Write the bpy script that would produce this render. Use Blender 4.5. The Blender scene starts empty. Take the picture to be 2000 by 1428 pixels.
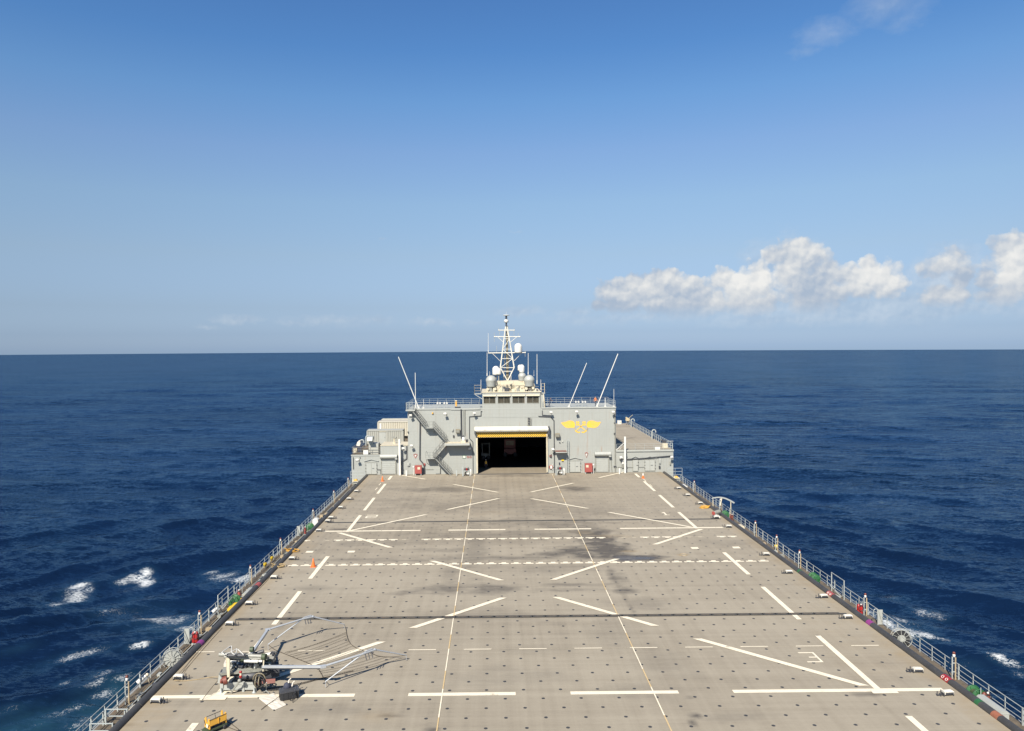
import bpy, math, random
import numpy as np
from mathutils import Vector, Matrix
random.seed(7)
RNG = np.random.default_rng(11)
sc = bpy.context.scene
COL = sc.collection

# ------------------------------------------------------------------ camera model (metres; flight deck is z = 0, ship points to +Y)
HC = 21.7
FP = 1428.0
CX, CY = 964.0, 714.0
PITCH, ROLL = 35 / 1428, 0.0097
CAM = Vector((0, 0, HC))
Fw = Vector((0, math.cos(PITCH), -math.sin(PITCH)))
R0 = Vector((1, 0, 0)); U0 = Vector((0, math.sin(PITCH), math.cos(PITCH)))
Rt = math.cos(ROLL) * R0 - math.sin(ROLL) * U0
Up = math.sin(ROLL) * R0 + math.cos(ROLL) * U0

def ray(x, y):
    return Fw + Rt * ((x - CX) / FP) + Up * ((CY - y) / FP)
def P(x, y, z=0.0):            # point of a horizontal surface
    d = ray(x, y); return CAM + d * ((z - HC) / d.z)
def PY(x, y, Y):               # point of an athwartships surface
    d = ray(x, y); return CAM + d * (Y / d.y)
def PX(x, y, X):               # point of a fore-and-aft surface
    d = ray(x, y); return CAM + d * (X / d.x)

YW = 125.5                     # front face of the deckhouse
SEA_Z, SEA_TILT = -18.0, -0.0042
DX0, DX1 = -21.6, 28.75        # deck edges
CW = 2.4                       # catwalk width
CZ = -1.1                      # catwalk floor

# ------------------------------------------------------------------ mesh builder
class MB:
    def __init__(s):
        s.v = []; s.f = []; s.m = []; s.s = []
    def add(s, vs, fs, mi=0, sm=False):
        b = len(s.v); s.v += [tuple(v) for v in vs]
        for f in fs:
            s.f.append([b + i for i in f]); s.m.append(mi); s.s.append(sm)
        return s
    def box(s, x0, x1, y0, y1, z0, z1, mi=0):
        return s.add([(x0,y0,z0),(x1,y0,z0),(x1,y1,z0),(x0,y1,z0),(x0,y0,z1),(x1,y0,z1),(x1,y1,z1),(x0,y1,z1)],
              [(0,3,2,1),(4,5,6,7),(0,1,5,4),(1,2,6,5),(2,3,7,6),(3,0,4,7)], mi)
    def obox(s, c, size, rz=0.0, rx=0.0, ry=0.0, mi=0):
        M = Matrix.Rotation(rz,3,'Z') @ Matrix.Rotation(ry,3,'Y') @ Matrix.Rotation(rx,3,'X')
        c = Vector(c); hx,hy,hz = size[0]/2,size[1]/2,size[2]/2
        vs = [c + M @ Vector((a*hx,b*hy,d*hz)) for d in (-1,1) for a,b in ((-1,-1),(1,-1),(1,1),(-1,1))]
        return s.add(vs, [(0,3,2,1),(4,5,6,7),(0,1,5,4),(1,2,6,5),(2,3,7,6),(3,0,4,7)], mi)
    def beam(s, a, b, w, h, mi=0):
        a = Vector(a); b = Vector(b); d = (b-a)
        if d.length < 1e-6: return s
        d.normalize()
        up = Vector((0,0,1)) if abs(d.z) < .9 else Vector((0,1,0))
        r = d.cross(up).normalized(); u = r.cross(d)
        vs = [p + r*i*w/2 + u*j*h/2 for p in (a,b) for i,j in ((-1,-1),(1,-1),(1,1),(-1,1))]
        return s.add(vs, [(0,1,2,3),(7,6,5,4),(0,4,5,1),(1,5,6,2),(2,6,7,3),(3,7,4,0)], mi)
    def tube(s, a, b, r, n=8, r2=None, mi=0, cap=True):
        a = Vector(a); b = Vector(b); d = b-a
        if d.length < 1e-6: return s
        d.normalize(); r2 = r if r2 is None else r2
        up = Vector((0,0,1)) if abs(d.z) < .9 else Vector((0,1,0))
        x = d.cross(up).normalized(); y = x.cross(d)
        vs = []
        for p, q in ((a,r),(b,r2)):
            for i in range(n):
                t = 2*math.pi*i/n; vs.append(p + x*math.cos(t)*q + y*math.sin(t)*q)
        s.add(vs, [(i,(i+1)%n,n+(i+1)%n,n+i) for i in range(n)], mi, n > 4)
        if cap: s.add(vs, [tuple(range(n))[::-1], tuple(range(n,2*n))], mi)
        return s
    def path(s, pts, r, n=6, mi=0):
        for a, b in zip(pts[:-1], pts[1:]): s.tube(a, b, r, n, mi=mi, cap=True)
        return s
    def lathe(s, c, prof, n=16, axis='z', mi=0, sm=True):
        c = Vector(c); vs = []
        for r, h in prof:
            for i in range(n):
                t = 2*math.pi*i/n; a, b = r*math.cos(t), r*math.sin(t)
                vs.append(c + (Vector((a,b,h)) if axis=='z' else Vector((h,a,b)) if axis=='x' else Vector((b,h,a))))
        fs = []
        for k in range(len(prof)-1):
            for i in range(n):
                j = (i+1)%n
                fs.append((k*n+i,k*n+j,(k+1)*n+j,(k+1)*n+i))
        s.add(vs, fs, mi, sm)
        if prof[0][0] > 1e-3: s.add(vs[:n], [tuple(range(n))[::-1]], mi)
        if prof[-1][0] > 1e-3: s.add(vs[-n:], [tuple(range(n))], mi)
        return s
    def ball(s, c, r, n=10, mi=0, sz=1.0):
        k = max(4, n//2)
        return s.lathe(c, [(r*math.sin(math.pi*i/k)+1e-4, -r*sz*math.cos(math.pi*i/k)) for i in range(k+1)], n, mi=mi)
    def prism(s, pts, off, mi=0):            # planar polygon extruded by a vector
        pts = [Vector(p) for p in pts]; off = Vector(off); n = len(pts)
        s.add(pts + [p+off for p in pts], [tuple(range(n)), tuple(range(2*n-1,n-1,-1))] + [(i,n+i,n+(i+1)%n,(i+1)%n) for i in range(n)], mi)
        return s
    def torus(s, c, R, r, axis='x', n=24, k=6, mi=0, a0=0, a1=2*math.pi):
        c = Vector(c); pts = []
        for i in range(n+1):
            t = a0+(a1-a0)*i/n
            a, b = R*math.cos(t), R*math.sin(t)
            pts.append(c + (Vector((0,a,b)) if axis=='x' else Vector((a,0,b)) if axis=='y' else Vector((a,b,0))))
        for a, b in zip(pts[:-1], pts[1:]): s.tube(a, b, r, k, mi=mi, cap=False)
        return s
    def build(s, name, mats, parent=None, loc=None, recalc=True):
        me = bpy.data.meshes.new(name)
        L = Vector(loc) if loc is not None else Vector((0,0,0))
        me.from_pydata([tuple(Vector(v)-L) for v in s.v], [], s.f)
        if not isinstance(mats, (list, tuple)): mats = [mats]
        for m in mats: me.materials.append(m)
        me.polygons.foreach_set('material_index', s.m)
        me.polygons.foreach_set('use_smooth', s.s)
        if recalc:
            import bmesh
            bm = bmesh.new(); bm.from_mesh(me); bmesh.ops.recalc_face_normals(bm, faces=bm.faces); bm.to_mesh(me); bm.free()
        me.update()
        o = bpy.data.objects.new(name, me); COL.objects.link(o)
        if parent is not None: o.parent = parent
        elif loc is not None: o.location = L
        return o

def vnoise(x, y, seed, octs=4, gain=.55):
    r = np.random.default_rng(seed); T = r.random((256,256)).astype(np.float32); out = 0; a = 1; tot = 0
    for _ in range(octs):
        xi = np.floor(x).astype(np.int64); yi = np.floor(y).astype(np.int64); fx = x-xi; fy = y-yi
        fx = fx*fx*(3-2*fx); fy = fy*fy*(3-2*fy)
        g = lambda i, j: T[(yi+j) & 255, (xi+i) & 255]
        out = out + a*((g(0,0)*(1-fx)+g(1,0)*fx)*(1-fy) + (g(0,1)*(1-fx)+g(1,1)*fx)*fy)
        tot += a; a *= gain; x = x*2.03+17.3; y = y*2.03+9.1
    return out/tot
def tag(o, label=None, cat=None, group=None, kind=None):
    if label: o['label'] = label
    if cat: o['category'] = cat
    if group: o['group'] = group
    if kind: o['kind'] = kind
    return o
def thing(name, loc, label, cat, group=None, rz=0):
    o = bpy.data.objects.new(name, None); COL.objects.link(o)
    o.location = loc; o.rotation_euler = (0,0,rz)
    return tag(o, label, cat, group)
class Part:                                  # world-space builder for a thing whose Empty is unrotated
    def __init__(s, root): s.root = root; s.L = Vector(root.location)
    def __call__(s, mb, name, mats, parent=None, label=None):
        me_off = s.L
        mb.v = [tuple(Vector(v)-me_off) for v in mb.v]
        o = mb.build(name, mats, parent or s.root)
        if label: o['label'] = label
        return o
def copy_thing(o, loc, label, rz=None):
    r = o.copy(); COL.objects.link(r); r.location = loc; r['label'] = label
    if rz is not None: r.rotation_euler = (0,0,rz)
    for ch in list(o.children):
        c = ch.copy(); COL.objects.link(c); c.parent = r
        for g in list(ch.children):
            d = g.copy(); COL.objects.link(d); d.parent = c
    return r

# ------------------------------------------------------------------ materials
def nt(m):
    m.use_nodes = True; t = m.node_tree; t.nodes.clear(); return t
class N:
    def __init__(s, t): s.t = t
    def n(s, typ, **k):
        x = s.t.nodes.new(typ)
        for a, b in k.items(): setattr(x, a, b)
        return x
    def l(s, a, b): s.t.links.new(a, b)
    def math(s, op, a, b=None, c=None, clamp=False):
        x = s.n('ShaderNodeMath', operation=op); x.use_clamp = clamp
        for i, v in enumerate((a, b, c)):
            if v is None: continue
            if isinstance(v, (int, float)): x.inputs[i].default_value = v
            else: s.l(v, x.inputs[i])
        return x.outputs[0]
    def vmath(s, op, a, b=None, out=0):
        x = s.n('ShaderNodeVectorMath', operation=op)
        for i, v in enumerate((a, b)):
            if v is None: continue
            if isinstance(v, (tuple, list)): x.inputs[i].default_value = v
            else: s.l(v, x.inputs[i])
        return x.outputs[out]
    def noise(s, vec, scale, detail=4, rough=.55, out='Fac', dist=0.0):
        x = s.n('ShaderNodeTexNoise'); s.l(vec, x.inputs['Vector'])
        x.inputs['Scale'].default_value = scale; x.inputs['Detail'].default_value = detail
        x.inputs['Roughness'].default_value = rough; x.inputs['Distortion'].default_value = dist
        return x.outputs[out]
    def ramp(s, fac, stops):
        x = s.n('ShaderNodeValToRGB'); e = x.color_ramp.elements
        while len(e) < len(stops): e.new(.5)
        for i, (p, c) in enumerate(stops):
            e[i].position = p; e[i].color = (c, c, c, 1) if isinstance(c, (int, float)) else (*c, 1)
        s.l(fac, x.inputs[0]); return x.outputs[0]
    def mix(s, fac, a, b, blend='MIX'):
        x = s.n('ShaderNodeMix', data_type='RGBA', blend_type=blend)
        for sock, v in ((x.inputs[0], fac), (x.inputs[6], a), (x.inputs[7], b)):
            if isinstance(v, (int, float)): sock.default_value = v
            elif isinstance(v, (tuple, list)): sock.default_value = (*v, 1)
            else: s.l(v, sock)
        return x.outputs[2]
    def scale(s, vec, sxyz):
        return s.vmath('MULTIPLY', vec, sxyz)

def paint(name, col, rough=.55, var=.12, rust=0.0, metal=0.0, scale=1.2, rustcol=(.20,.09,.035), streak=(6,6,.35), seams=False):
    col = tuple(q*.84 for q in col)
    m = bpy.data.materials.new(name); k = N(nt(m))
    tc = k.n('ShaderNodeNewGeometry'); v = tc.outputs['Position']
    a = k.noise(v, scale, 5, .6); b = k.noise(v, scale*9, 3, .6)
    f = k.math('ADD', k.math('MULTIPLY', a, .65), k.math('MULTIPLY', b, .35))
    f = k.ramp(f, [(.3, 1-var), (.7, 1+var*.5)])
    c = k.mix(1.0, (*col,), f, 'MULTIPLY')
    if rust > 0:
        sv = k.scale(v, streak)
        r = k.noise(sv, 1.0, 5, .65); r2 = k.noise(v, .35, 2, .5)
        rf = k.math('MULTIPLY', k.ramp(r, [(.56, 0), (.74, 1)]), k.ramp(r2, [(.45, 0), (.65, 1)]))
        c = k.mix(k.math('MULTIPLY', rf, rust), c, rustcol)
    if seams:      # weld lines of the plating, and thin rain-washed streaks
        sp = k.n('ShaderNodeSeparateXYZ'); k.l(v, sp.inputs[0])
        def ln(o, per, ph, w): return k.math('LESS_THAN', k.math('FRACT', k.math('ADD', k.math('DIVIDE', o, per), ph)), w/per)
        sm = k.math('MAXIMUM', ln(sp.outputs[0], 2.45, .13, .05), ln(sp.outputs[2], 2.85, .4, .06))
        c = k.mix(k.math('MULTIPLY', sm, .16), c, (.10,.10,.09))
        ws = k.noise(k.scale(v, (5,5,.12)), 1, 4, .6); c = k.mix(k.math('MULTIPLY', k.ramp(ws, [(.55,0),(.8,1)]), .30), c, (.16,.14,.11))
        pl = k.n('ShaderNodeTexWhiteNoise'); k.l(k.vmath('FLOOR', k.vmath('MULTIPLY', v, (1/2.45,1,1/2.85))), pl.inputs['Vector'])
        c = k.mix(k.math('MULTIPLY', pl.outputs['Value'], .10), c, (.20,.20,.18))
    p = k.n('ShaderNodeBsdfPrincipled'); k.l(c, p.inputs['Base Color'])
    k.l(k.math('ADD', rough-.08, k.math('MULTIPLY', b, .16)), p.inputs['Roughness'])
    p.inputs['Metallic'].default_value = metal
    bp = k.n('ShaderNodeBump'); bp.inputs['Strength'].default_value = .12; bp.inputs['Distance'].default_value = .01
    k.l(b, bp.inputs['Height']); k.l(bp.outputs[0], p.inputs['Normal'])
    o = k.n('ShaderNodeOutputMaterial'); k.l(p.outputs[0], o.inputs[0])
    return m

M = {}
M['house']   = paint('haze_grey_paint', (.284,.294,.274), .55, .07, .6, scale=.35, streak=(2.2,2.2,.10), seams=True)
M['trim']    = paint('light_grey_trim', (.318,.328,.305), .5, .1, .4)
M['cream']   = paint('weathered_cream_paint', (.52,.465,.345), .5, .18, .8, scale=1.5, streak=(3,3,.6))
M['white']   = paint('white_paint', (.58,.57,.53), .4, .08, .2)
M['rail']    = paint('rail_grey_paint', (.33,.355,.345), .4, .12, .6, scale=2, streak=(2,2,2))
M['railtan'] = paint('weathered_tan_pipe', (.37,.29,.18), .6, .3, .8, scale=3)
M['dark']    = paint('dark_grey_metal', (.05,.052,.06), .5, .25)
M['black']   = paint('black_rubber', (.022,.023,.026), .55, .3)
M['coaming'] = paint('coaming_rubber', (.050,.048,.046), .55, .35, .35, scale=.8, streak=(2,.25,2), rustcol=(.16,.15,.13))
M['green']   = paint('green_reel_paint', (.025,.115,.04), .5, .3)
M['olive']   = paint('olive_paint', (.05,.07,.035), .6, .3)
M['red']     = paint('red_paint', (.28,.014,.014), .4, .2)
M['fired']   = paint('faded_red_paint', (.30,.065,.055), .45, .12)
M['orange']  = paint('orange_plastic', (.70,.14,.02), .5, .1)
M['yellow']  = paint('yellow_paint', (.66,.44,.025), .45, .1)
M['cart']    = paint('cart_yellow_paint', (.62,.33,.045), .45, .12, .3)
M['emblem']  = paint('emblem_yellow', (.62,.40,.045), .5, .06)
M['pinkish'] = paint('emblem_outline', (.48,.36,.24), .5, .06)
M['magenta'] = paint('magenta_tape', (.22,.035,.17), .5, .1)
M['rustred'] = paint('rusty_red_steel', (.16,.04,.025), .6, .4)
M['brown']   = paint('brown_lamp_box', (.20,.17,.11), .5, .2)
M['rope']    = paint('dark_rope', (.06,.045,.03), .8, .3)
M['tanrope'] = paint('tan_rope', (.38,.28,.14), .8, .3)
M['alu']     = paint('bare_aluminium_tube', (.42,.44,.46), .35, .1, metal=.25)
M['canvas']  = paint('white_canvas', (.56,.52,.45), .7, .08, scale=4)
M['machine'] = paint('machine_grey', (.24,.24,.21), .45, .35, .5, scale=5)
M['catwalk'] = paint('catwalk_floor', (.12,.095,.065), .75, .5, .5, scale=2, streak=(2,.4,2))
M['seam']    = paint('seam_rubber', (.05,.048,.044), .7, .4, scale=4)
M['line']    = paint('deck_white_paint', (.70,.63,.49), .65, .14, .95, scale=1.5, rustcol=(.22,.185,.14), streak=(1.3,1.1,1))
M['linefade']= paint('faded_deck_paint', (.36,.315,.235), .7, .2, scale=3)
M['container']=paint('container_grey_paint', (.33,.33,.295), .5, .08, .4)
M['contcream']=paint('container_cream_paint', (.46,.43,.35), .5, .08, .6)
M['inside']  = paint('hangar_shade_colour', (.012,.013,.018), .7, .3)  # hangar's lack of light put into a near-black colour
M['skin']    = paint('skin_tone', (.42,.25,.17), .6, .05)
M['navy']    = paint('navy_cloth', (.03,.035,.06), .8, .2)
M['hair']    = paint('dark_hair', (.03,.02,.015), .7, .1)
M['shirt']   = paint('orange_brown_shirt', (.55,.19,.07), .8, .1)
M['vest']    = paint('yellow_vest', (.80,.45,.05), .7, .1)
M['stairs']  = paint('stair_grey_paint', (.16,.165,.155), .5, .2, .5)
M['mast']    = paint('mast_white_paint', (.58,.56,.49), .5, .2, .9, scale=1.5, streak=(3,3,.6))
M['fadedorange'] = paint('faded_orange_tape', (.27,.10,.055), .6, .3)
M['hull']    = paint('hull_grey_paint', (.22,.23,.23), .6, .15, .6, scale=.3)
M['tan']     = paint('tan_canvas_cover', (.42,.35,.22), .8, .2)

def deck_mat():
    m = bpy.data.materials.new('nonskid_deck'); k = N(nt(m))
    g = k.n('ShaderNodeNewGeometry'); v = g.outputs['Position']
    at = k.n('ShaderNodeAttribute', attribute_name='stain').outputs['Fac']
    wet = k.n('ShaderNodeAttribute', attribute_name='wet').outputs['Fac']
    warm = k.n('ShaderNodeAttribute', attribute_name='warm').outputs['Fac']
    big = k.noise(k.scale(v, (.03,.10,1)), 1, 4, .6)
    band = k.noise(k.scale(v, (.02,1.1,1)), 1, 4, .7)
    fine = k.noise(k.scale(v, (2.0,9.0,1)), 1, 3, .7)
    vert = k.noise(k.scale(v, (1.4,.03,1)), 1, 3, .6)
    gr = k.noise(v, 22, 2, .6)
    f = k.math('ADD', k.math('MULTIPLY', big, .36), k.math('MULTIPLY', band, .30))
    f = k.math('ADD', f, k.math('MULTIPLY', fine, .14))
    f = k.math('ADD', f, k.math('MULTIPLY', vert, .24))
    f = k.math('ADD', f, k.math('MULTIPLY', gr, .08))
    c = k.ramp(f, [(.38, (.132,.116,.092)), (.50, (.198,.173,.134)), (.62, (.234,.207,.162))])
    st = k.noise(k.scale(v, (.35,1.3,1)), 1, 6, .68, dist=.4)
    sm = k.math('MULTIPLY', at, k.math('ADD', k.ramp(st, [(.28, 0), (.56, 1)]), .42), clamp=True)
    c = k.mix(sm, c, (.068,.061,.054))
    rn = k.noise(k.scale(v, (.5,1.2,1)), 1, 5, .7)
    c = k.mix(k.math('MULTIPLY', warm, k.ramp(rn, [(.35, .2), (.65, .9)]), clamp=True), c, (.215,.155,.080))
    p = k.n('ShaderNodeBsdfPrincipled'); k.l(c, p.inputs['Base Color'])
    ro = k.math('SUBTRACT', .86, k.math('MULTIPLY', wet, .62), clamp=True); k.l(ro, p.inputs['Roughness'])
    p.inputs['Specular IOR Level'].default_value = .3
    bp = k.n('ShaderNodeBump'); bp.inputs['Strength'].default_value = .25; bp.inputs['Distance'].default_value = .02
    k.l(k.math('ADD', gr, fine), bp.inputs['Height']); k.l(bp.outputs[0], p.inputs['Normal'])
    o = k.n('ShaderNodeOutputMaterial'); k.l(p.outputs[0], o.inputs[0])
    return m
M['deck'] = deck_mat()

def stripes_mat():
    m = bpy.data.materials.new('hazard_stripes'); k = N(nt(m))
    g = k.n('ShaderNodeNewGeometry'); s = k.n('ShaderNodeSeparateXYZ'); k.l(g.outputs['Position'], s.inputs[0])
    u = k.math('MULTIPLY', k.math('ADD', s.outputs[0], k.math('MULTIPLY', s.outputs[2], -1.1)), 2.8)
    fr = k.math('FRACT', u); t = k.math('GREATER_THAN', fr, .50)
    c = k.mix(t, (.70,.42,.03), (.03,.018,.01))
    p = k.n('ShaderNodeBsdfPrincipled'); k.l(c, p.inputs['Base Color']); p.inputs['Roughness'].default_value = .5
    o = k.n('ShaderNodeOutputMaterial'); k.l(p.outputs[0], o.inputs[0]); return m
M['stripes'] = stripes_mat()

def glass_mat():
    m = bpy.data.materials.new('dark_bridge_glass'); k = N(nt(m))
    g = k.n('ShaderNodeNewGeometry')
    a = k.noise(k.scale(g.outputs['Position'], (3,1,.6)), 1, 4, .7)
    c = k.ramp(a, [(.35, (.03,.028,.02)), (.65, (.07,.062,.045))])
    p = k.n('ShaderNodeBsdfPrincipled'); k.l(c, p.inputs['Base Color'])
    p.inputs['Roughness'].default_value = .12
    o = k.n('ShaderNodeOutputMaterial'); k.l(p.outputs[0], o.inputs[0]); return m
M['glass'] = glass_mat()

# ------------------------------------------------------------------ camera, sun, sky
cd = bpy.data.cameras.new('camera'); cam = bpy.data.objects.new('camera', cd); COL.objects.link(cam)
cam.matrix_world = Matrix(((Rt.x,Up.x,-Fw.x,CAM.x),(Rt.y,Up.y,-Fw.y,CAM.y),(Rt.z,Up.z,-Fw.z,CAM.z),(0,0,0,1)))
cd.sensor_width = 36; cd.lens = FP/2000*36; cd.shift_x = (1000-CX)/2000; cd.clip_start = .5; cd.clip_end = 20000
sc.camera = cam
SUN_TO = Vector((.375, 1.0, -.98)).normalized()
sd = bpy.data.lights.new('sun', 'SUN'); sd.energy = 5.0; sd.angle = math.radians(.53); sd.color = (1.0,.925,.80)
so = bpy.data.objects.new('sun', sd); COL.objects.link(so)
so.rotation_euler = SUN_TO.to_track_quat('-Z','Y').to_euler()
sc.view_settings.view_transform = 'Standard'; sc.view_settings.look = 'None'; sc.view_settings.exposure = 1.05; sc.view_settings.gamma = 1

def world():
    w = bpy.data.worlds.new('World'); sc.world = w; w.use_nodes = True; t = w.node_tree; t.nodes.clear(); k = N(t)
    sky = k.n('ShaderNodeTexSky', sky_type='NISHITA'); sky.sun_disc = False
    s = -SUN_TO
    sky.sun_elevation = math.asin(s.z); sky.sun_rotation = math.atan2(s.x, s.y)
    sky.altitude = 0; sky.air_density = 1.15; sky.dust_density = .6; sky.ozone_density = 3.2
    bg = k.n('ShaderNodeBackground'); bg.inputs[1].default_value = .0510
    # clouds live in sky directions: u = azimuth, v = elevation, in thousandths
    tc = k.n('ShaderNodeTexCoord'); d = tc.outputs['Generated']
    sp = k.n('ShaderNodeSeparateXYZ'); k.l(d, sp.inputs[0])
    az = k.math('MULTIPLY', k.math('ARCTAN2', sp.outputs[0], sp.outputs[1]), 1000)
    el = k.math('MULTIPLY', k.math('ARCSINE', sp.outputs[2]), 1000)
    cb = k.n('ShaderNodeCombineXYZ'); k.l(az, cb.inputs[0]); k.l(el, cb.inputs[1]); uv = cb.outputs[0]
    # clear marine air: less yellow extinction low down, deeper blue high up
    grade = k.ramp(k.math('DIVIDE', el, 500, clamp=True), [(0, (.320,.450,.810)), (.041, (.272,.368,.650)), (.11, (.300,.350,.520)), (.248, (.420,.424,.485)),
                   (.384, (.485,.500,.532)), (.515, (.484,.520,.588)), (.642, (.399,.529,.633)), (.763, (.307,.477,.633)), (.88, (.285,.450,.620)), (1, (.26,.43,.61))])
    sk = k.mix(1.0, sky.outputs[0], grade, 'MULTIPLY'); sk = k.vmath('MULTIPLY', sk, (2,2,2)); k.l(sk, bg.inputs[0])
    def dirpx(x, y):
        q = ray(x, y).normalized(); return math.atan2(q.x, q.y)*1000, math.asin(q.z)*1000
    # billow noise used to break every outline
    w1 = k.vmath('SUBTRACT', k.noise(uv, .022, 3, .5, out='Color'), (.5,.5,.5))
    def vor(vec, sc):
        x = k.n('ShaderNodeTexVoronoi', feature='SMOOTH_F1', voronoi_dimensions='2D'); k.l(vec, x.inputs['Vector']); x.inputs['Scale'].default_value = sc; x.inputs['Smoothness'].default_value = .55
        return x.outputs['Distance']
    w2 = k.vmath('SUBTRACT', k.noise(uv, .085, 5, .6, out='Color'), (.5,.5,.5))
    wuv = k.vmath('ADD', k.vmath('ADD', uv, k.scale(w1, (16,12,0))), k.scale(w2, (14,13,0)))
    w3 = k.vmath('ADD', uv, k.scale(w2, (9,9,0)))
    def lumps(vec): return k.math('SUBTRACT', 1.0, k.math('ADD', k.math('ADD', k.math('MULTIPLY', vor(vec, .040), .75), k.math('MULTIPLY', vor(vec, .095), .34)), k.math('MULTIPLY', vor(vec, .22), .12)))
    bill = k.math('ADD', k.math('MULTIPLY', lumps(w3), .9), k.math('MULTIPLY', k.noise(uv, .07, 8, .62), .35)); soft = k.noise(k.scale(uv, (.5,1,1)), .02, 7, .62)
    def field(blobs, vec, pw=1.0):
        out = None
        for x, y, rx, ry, a in blobs:
            u, v = dirpx(x, y)
            q = k.vmath('MULTIPLY', k.vmath('SUBTRACT', vec, (u, v, 0)), (1/(rx*1.02), 1/(ry*1.04), 0))
            ln = k.vmath('LENGTH', q, out=1)
            e = k.math('SUBTRACT', a, ln)
            out = e if out is None else k.math('SMOOTH_MAX', out, e, .06)
        return out
    puffs = [(1452,562,42,28,1.0),(1484,540,20,22,1.0),(1420,545,22,17,1.0),(1462,592,40,16,1.0),(1400,585,14,18,1.0),
              (1690,548,34,24,1.0),(1697,522,14,13,1),(1728,550,24,24,1.0),(1652,542,16,14,1.0),
              (1566,500,34,28,.95),(1545,535,34,30,.95),(1588,565,46,30,1.0),(1515,500,24,16,.85),(1610,540,24,24,.9),
              (1262,558,34,16,1.2),(1300,547,28,14,1.15),(1345,556,26,16,1.05),(1320,582,64,26,1.2),(1230,578,46,22,1.12),(1200,575,24,14,1.0),(1380,592,22,18,.9),(1185,568,22,16,.75),(1175,595,20,12,.7),
              (1845,515,30,18,.9),(1880,545,17,24,.85),(1845,578,34,14,.95),(1875,572,18,16,.9),(1975,498,26,22,1.0),(1988,540,20,34,1.0),(1955,578,32,13,.95),(1935,545,16,20,.7)]
    haze = [(1545,510,70,44,.9),(1500,500,40,20,.7),(1580,580,110,34,1),(1300,576,90,34,.8),(1470,600,110,22,1),(1720,600,170,24,1.1),(1800,607,130,12,1.2),(1640,606,120,14,1.1),(1240,606,110,14,.7),
              (1850,545,56,46,.9),(1930,560,70,50,.8),(1240,622,170,12,.8),(1600,622,240,14,.9),(1800,617,70,7,1.0),(1170,575,50,26,.35),
              (650,625,100,12,.8),(1010,610,60,10,.8),(740,622,20,7,.9),(470,625,46,8,.8),(1130,610,50,10,.8),(580,632,50,8,.8),(400,640,40,6,.5),
              (850,628,60,8,.7),(930,630,30,7,.7),(1625,64,60,26,.72),(1580,100,46,18,.52),(1740,0,70,36,.8),(1765,36,40,28,.6),(1690,30,60,20,.4),(1010,455,36,8,.32),(745,468,20,6,.3)]
    fb = k.math('ADD', field(puffs, wuv), k.math('MULTIPLY', k.math('SUBTRACT', bill, .62), .95))
    mb_ = k.ramp(fb, [(.0, 0), (.12, .52), (.38, .95)])
    lowfade = k.ramp(k.math('DIVIDE', el, 100, clamp=True), [(.33, 0), (.53, 1)])     # the bank dissolves into the haze below
    mb_ = k.math('MULTIPLY', mb_, lowfade)
    fh = k.math('ADD', field(haze, wuv), k.math('MULTIPLY', k.math('SUBTRACT', soft, .5), 1.7))
    mh = k.math('MULTIPLY', k.ramp(fh, [(-.0, 0), (.8, 1)]), k.ramp(k.math('DIVIDE', el, 500, clamp=True), [(.05, .34), (.22, .72), (.45, .62), (.75, .30)]))
    # relief: the same field sampled a little toward the sun, plus a broad patchwork of lit and shaded billows
    b2 = k.math('ADD', k.math('MULTIPLY', lumps(k.vmath('ADD', w3, (-3, 4.5, 0))), .9), k.math('MULTIPLY', k.noise(k.vmath('ADD', uv, (-3, 4.5, 0)), .07, 8, .62), .35))
    rel = k.math('MULTIPLY', k.math('SUBTRACT', bill, b2), .95)
    broad = k.noise(wuv, .017, 4, .55)
    sunny = [(1452,550,42,34,1.5),(1484,540,26,30,1.5),(1690,532,36,24,1.4),(1735,545,20,26,1.3),(1570,488,34,16,1.1),(1545,520,20,20,.9),(1400,588,26,20,1.0),(1325,545,44,14,1.1),(1255,556,40,12,1.15),(1215,572,30,10,1.0),(1290,590,40,8,.8),(1985,525,22,50,1.15),(1850,580,32,12,1.15),(1845,505,30,10,.9)]
    sun_f = field(sunny, wuv)
    tone = k.math('ADD', k.math('ADD', k.math('MULTIPLY', rel, 1.0), k.math('MULTIPLY', broad, .62)), k.math('MULTIPLY', sun_f, .42), clamp=True)
    tone = k.math('MULTIPLY', tone, k.ramp(k.math('DIVIDE', el, 100, clamp=True), [(.44, .50), (.74, 1)]))      # shaded flat bases
    cc = k.ramp(tone, [(0, (.42,.51,.64)), (.20, (.50,.57,.67)), (.46, (.64,.68,.73)), (.74, (.80,.81,.81)), (1, (.92,.91,.88))])
    hc = k.ramp(k.math('ADD', k.math('MULTIPLY', rel, .8), broad), [(.3, (.42,.52,.66)), (.75, (.66,.72,.79))])
    bgc = k.n('ShaderNodeBackground'); k.l(cc, bgc.inputs[0]); bgc.inputs[1].default_value = .467
    bgh = k.n('ShaderNodeBackground'); k.l(hc, bgh.inputs[0]); bgh.inputs[1].default_value = .467
    m1 = k.n('ShaderNodeMixShader'); k.l(mh, m1.inputs[0]); k.l(bg.outputs[0], m1.inputs[1]); k.l(bgh.outputs[0], m1.inputs[2])
    m2 = k.n('ShaderNodeMixShader'); k.l(mb_, m2.inputs[0]); k.l(m1.outputs[0], m2.inputs[1]); k.l(bgc.outputs[0], m2.inputs[2])
    o = k.n('ShaderNodeOutputWorld'); k.l(m2.outputs[0], o.inputs[0])
world()

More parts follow.
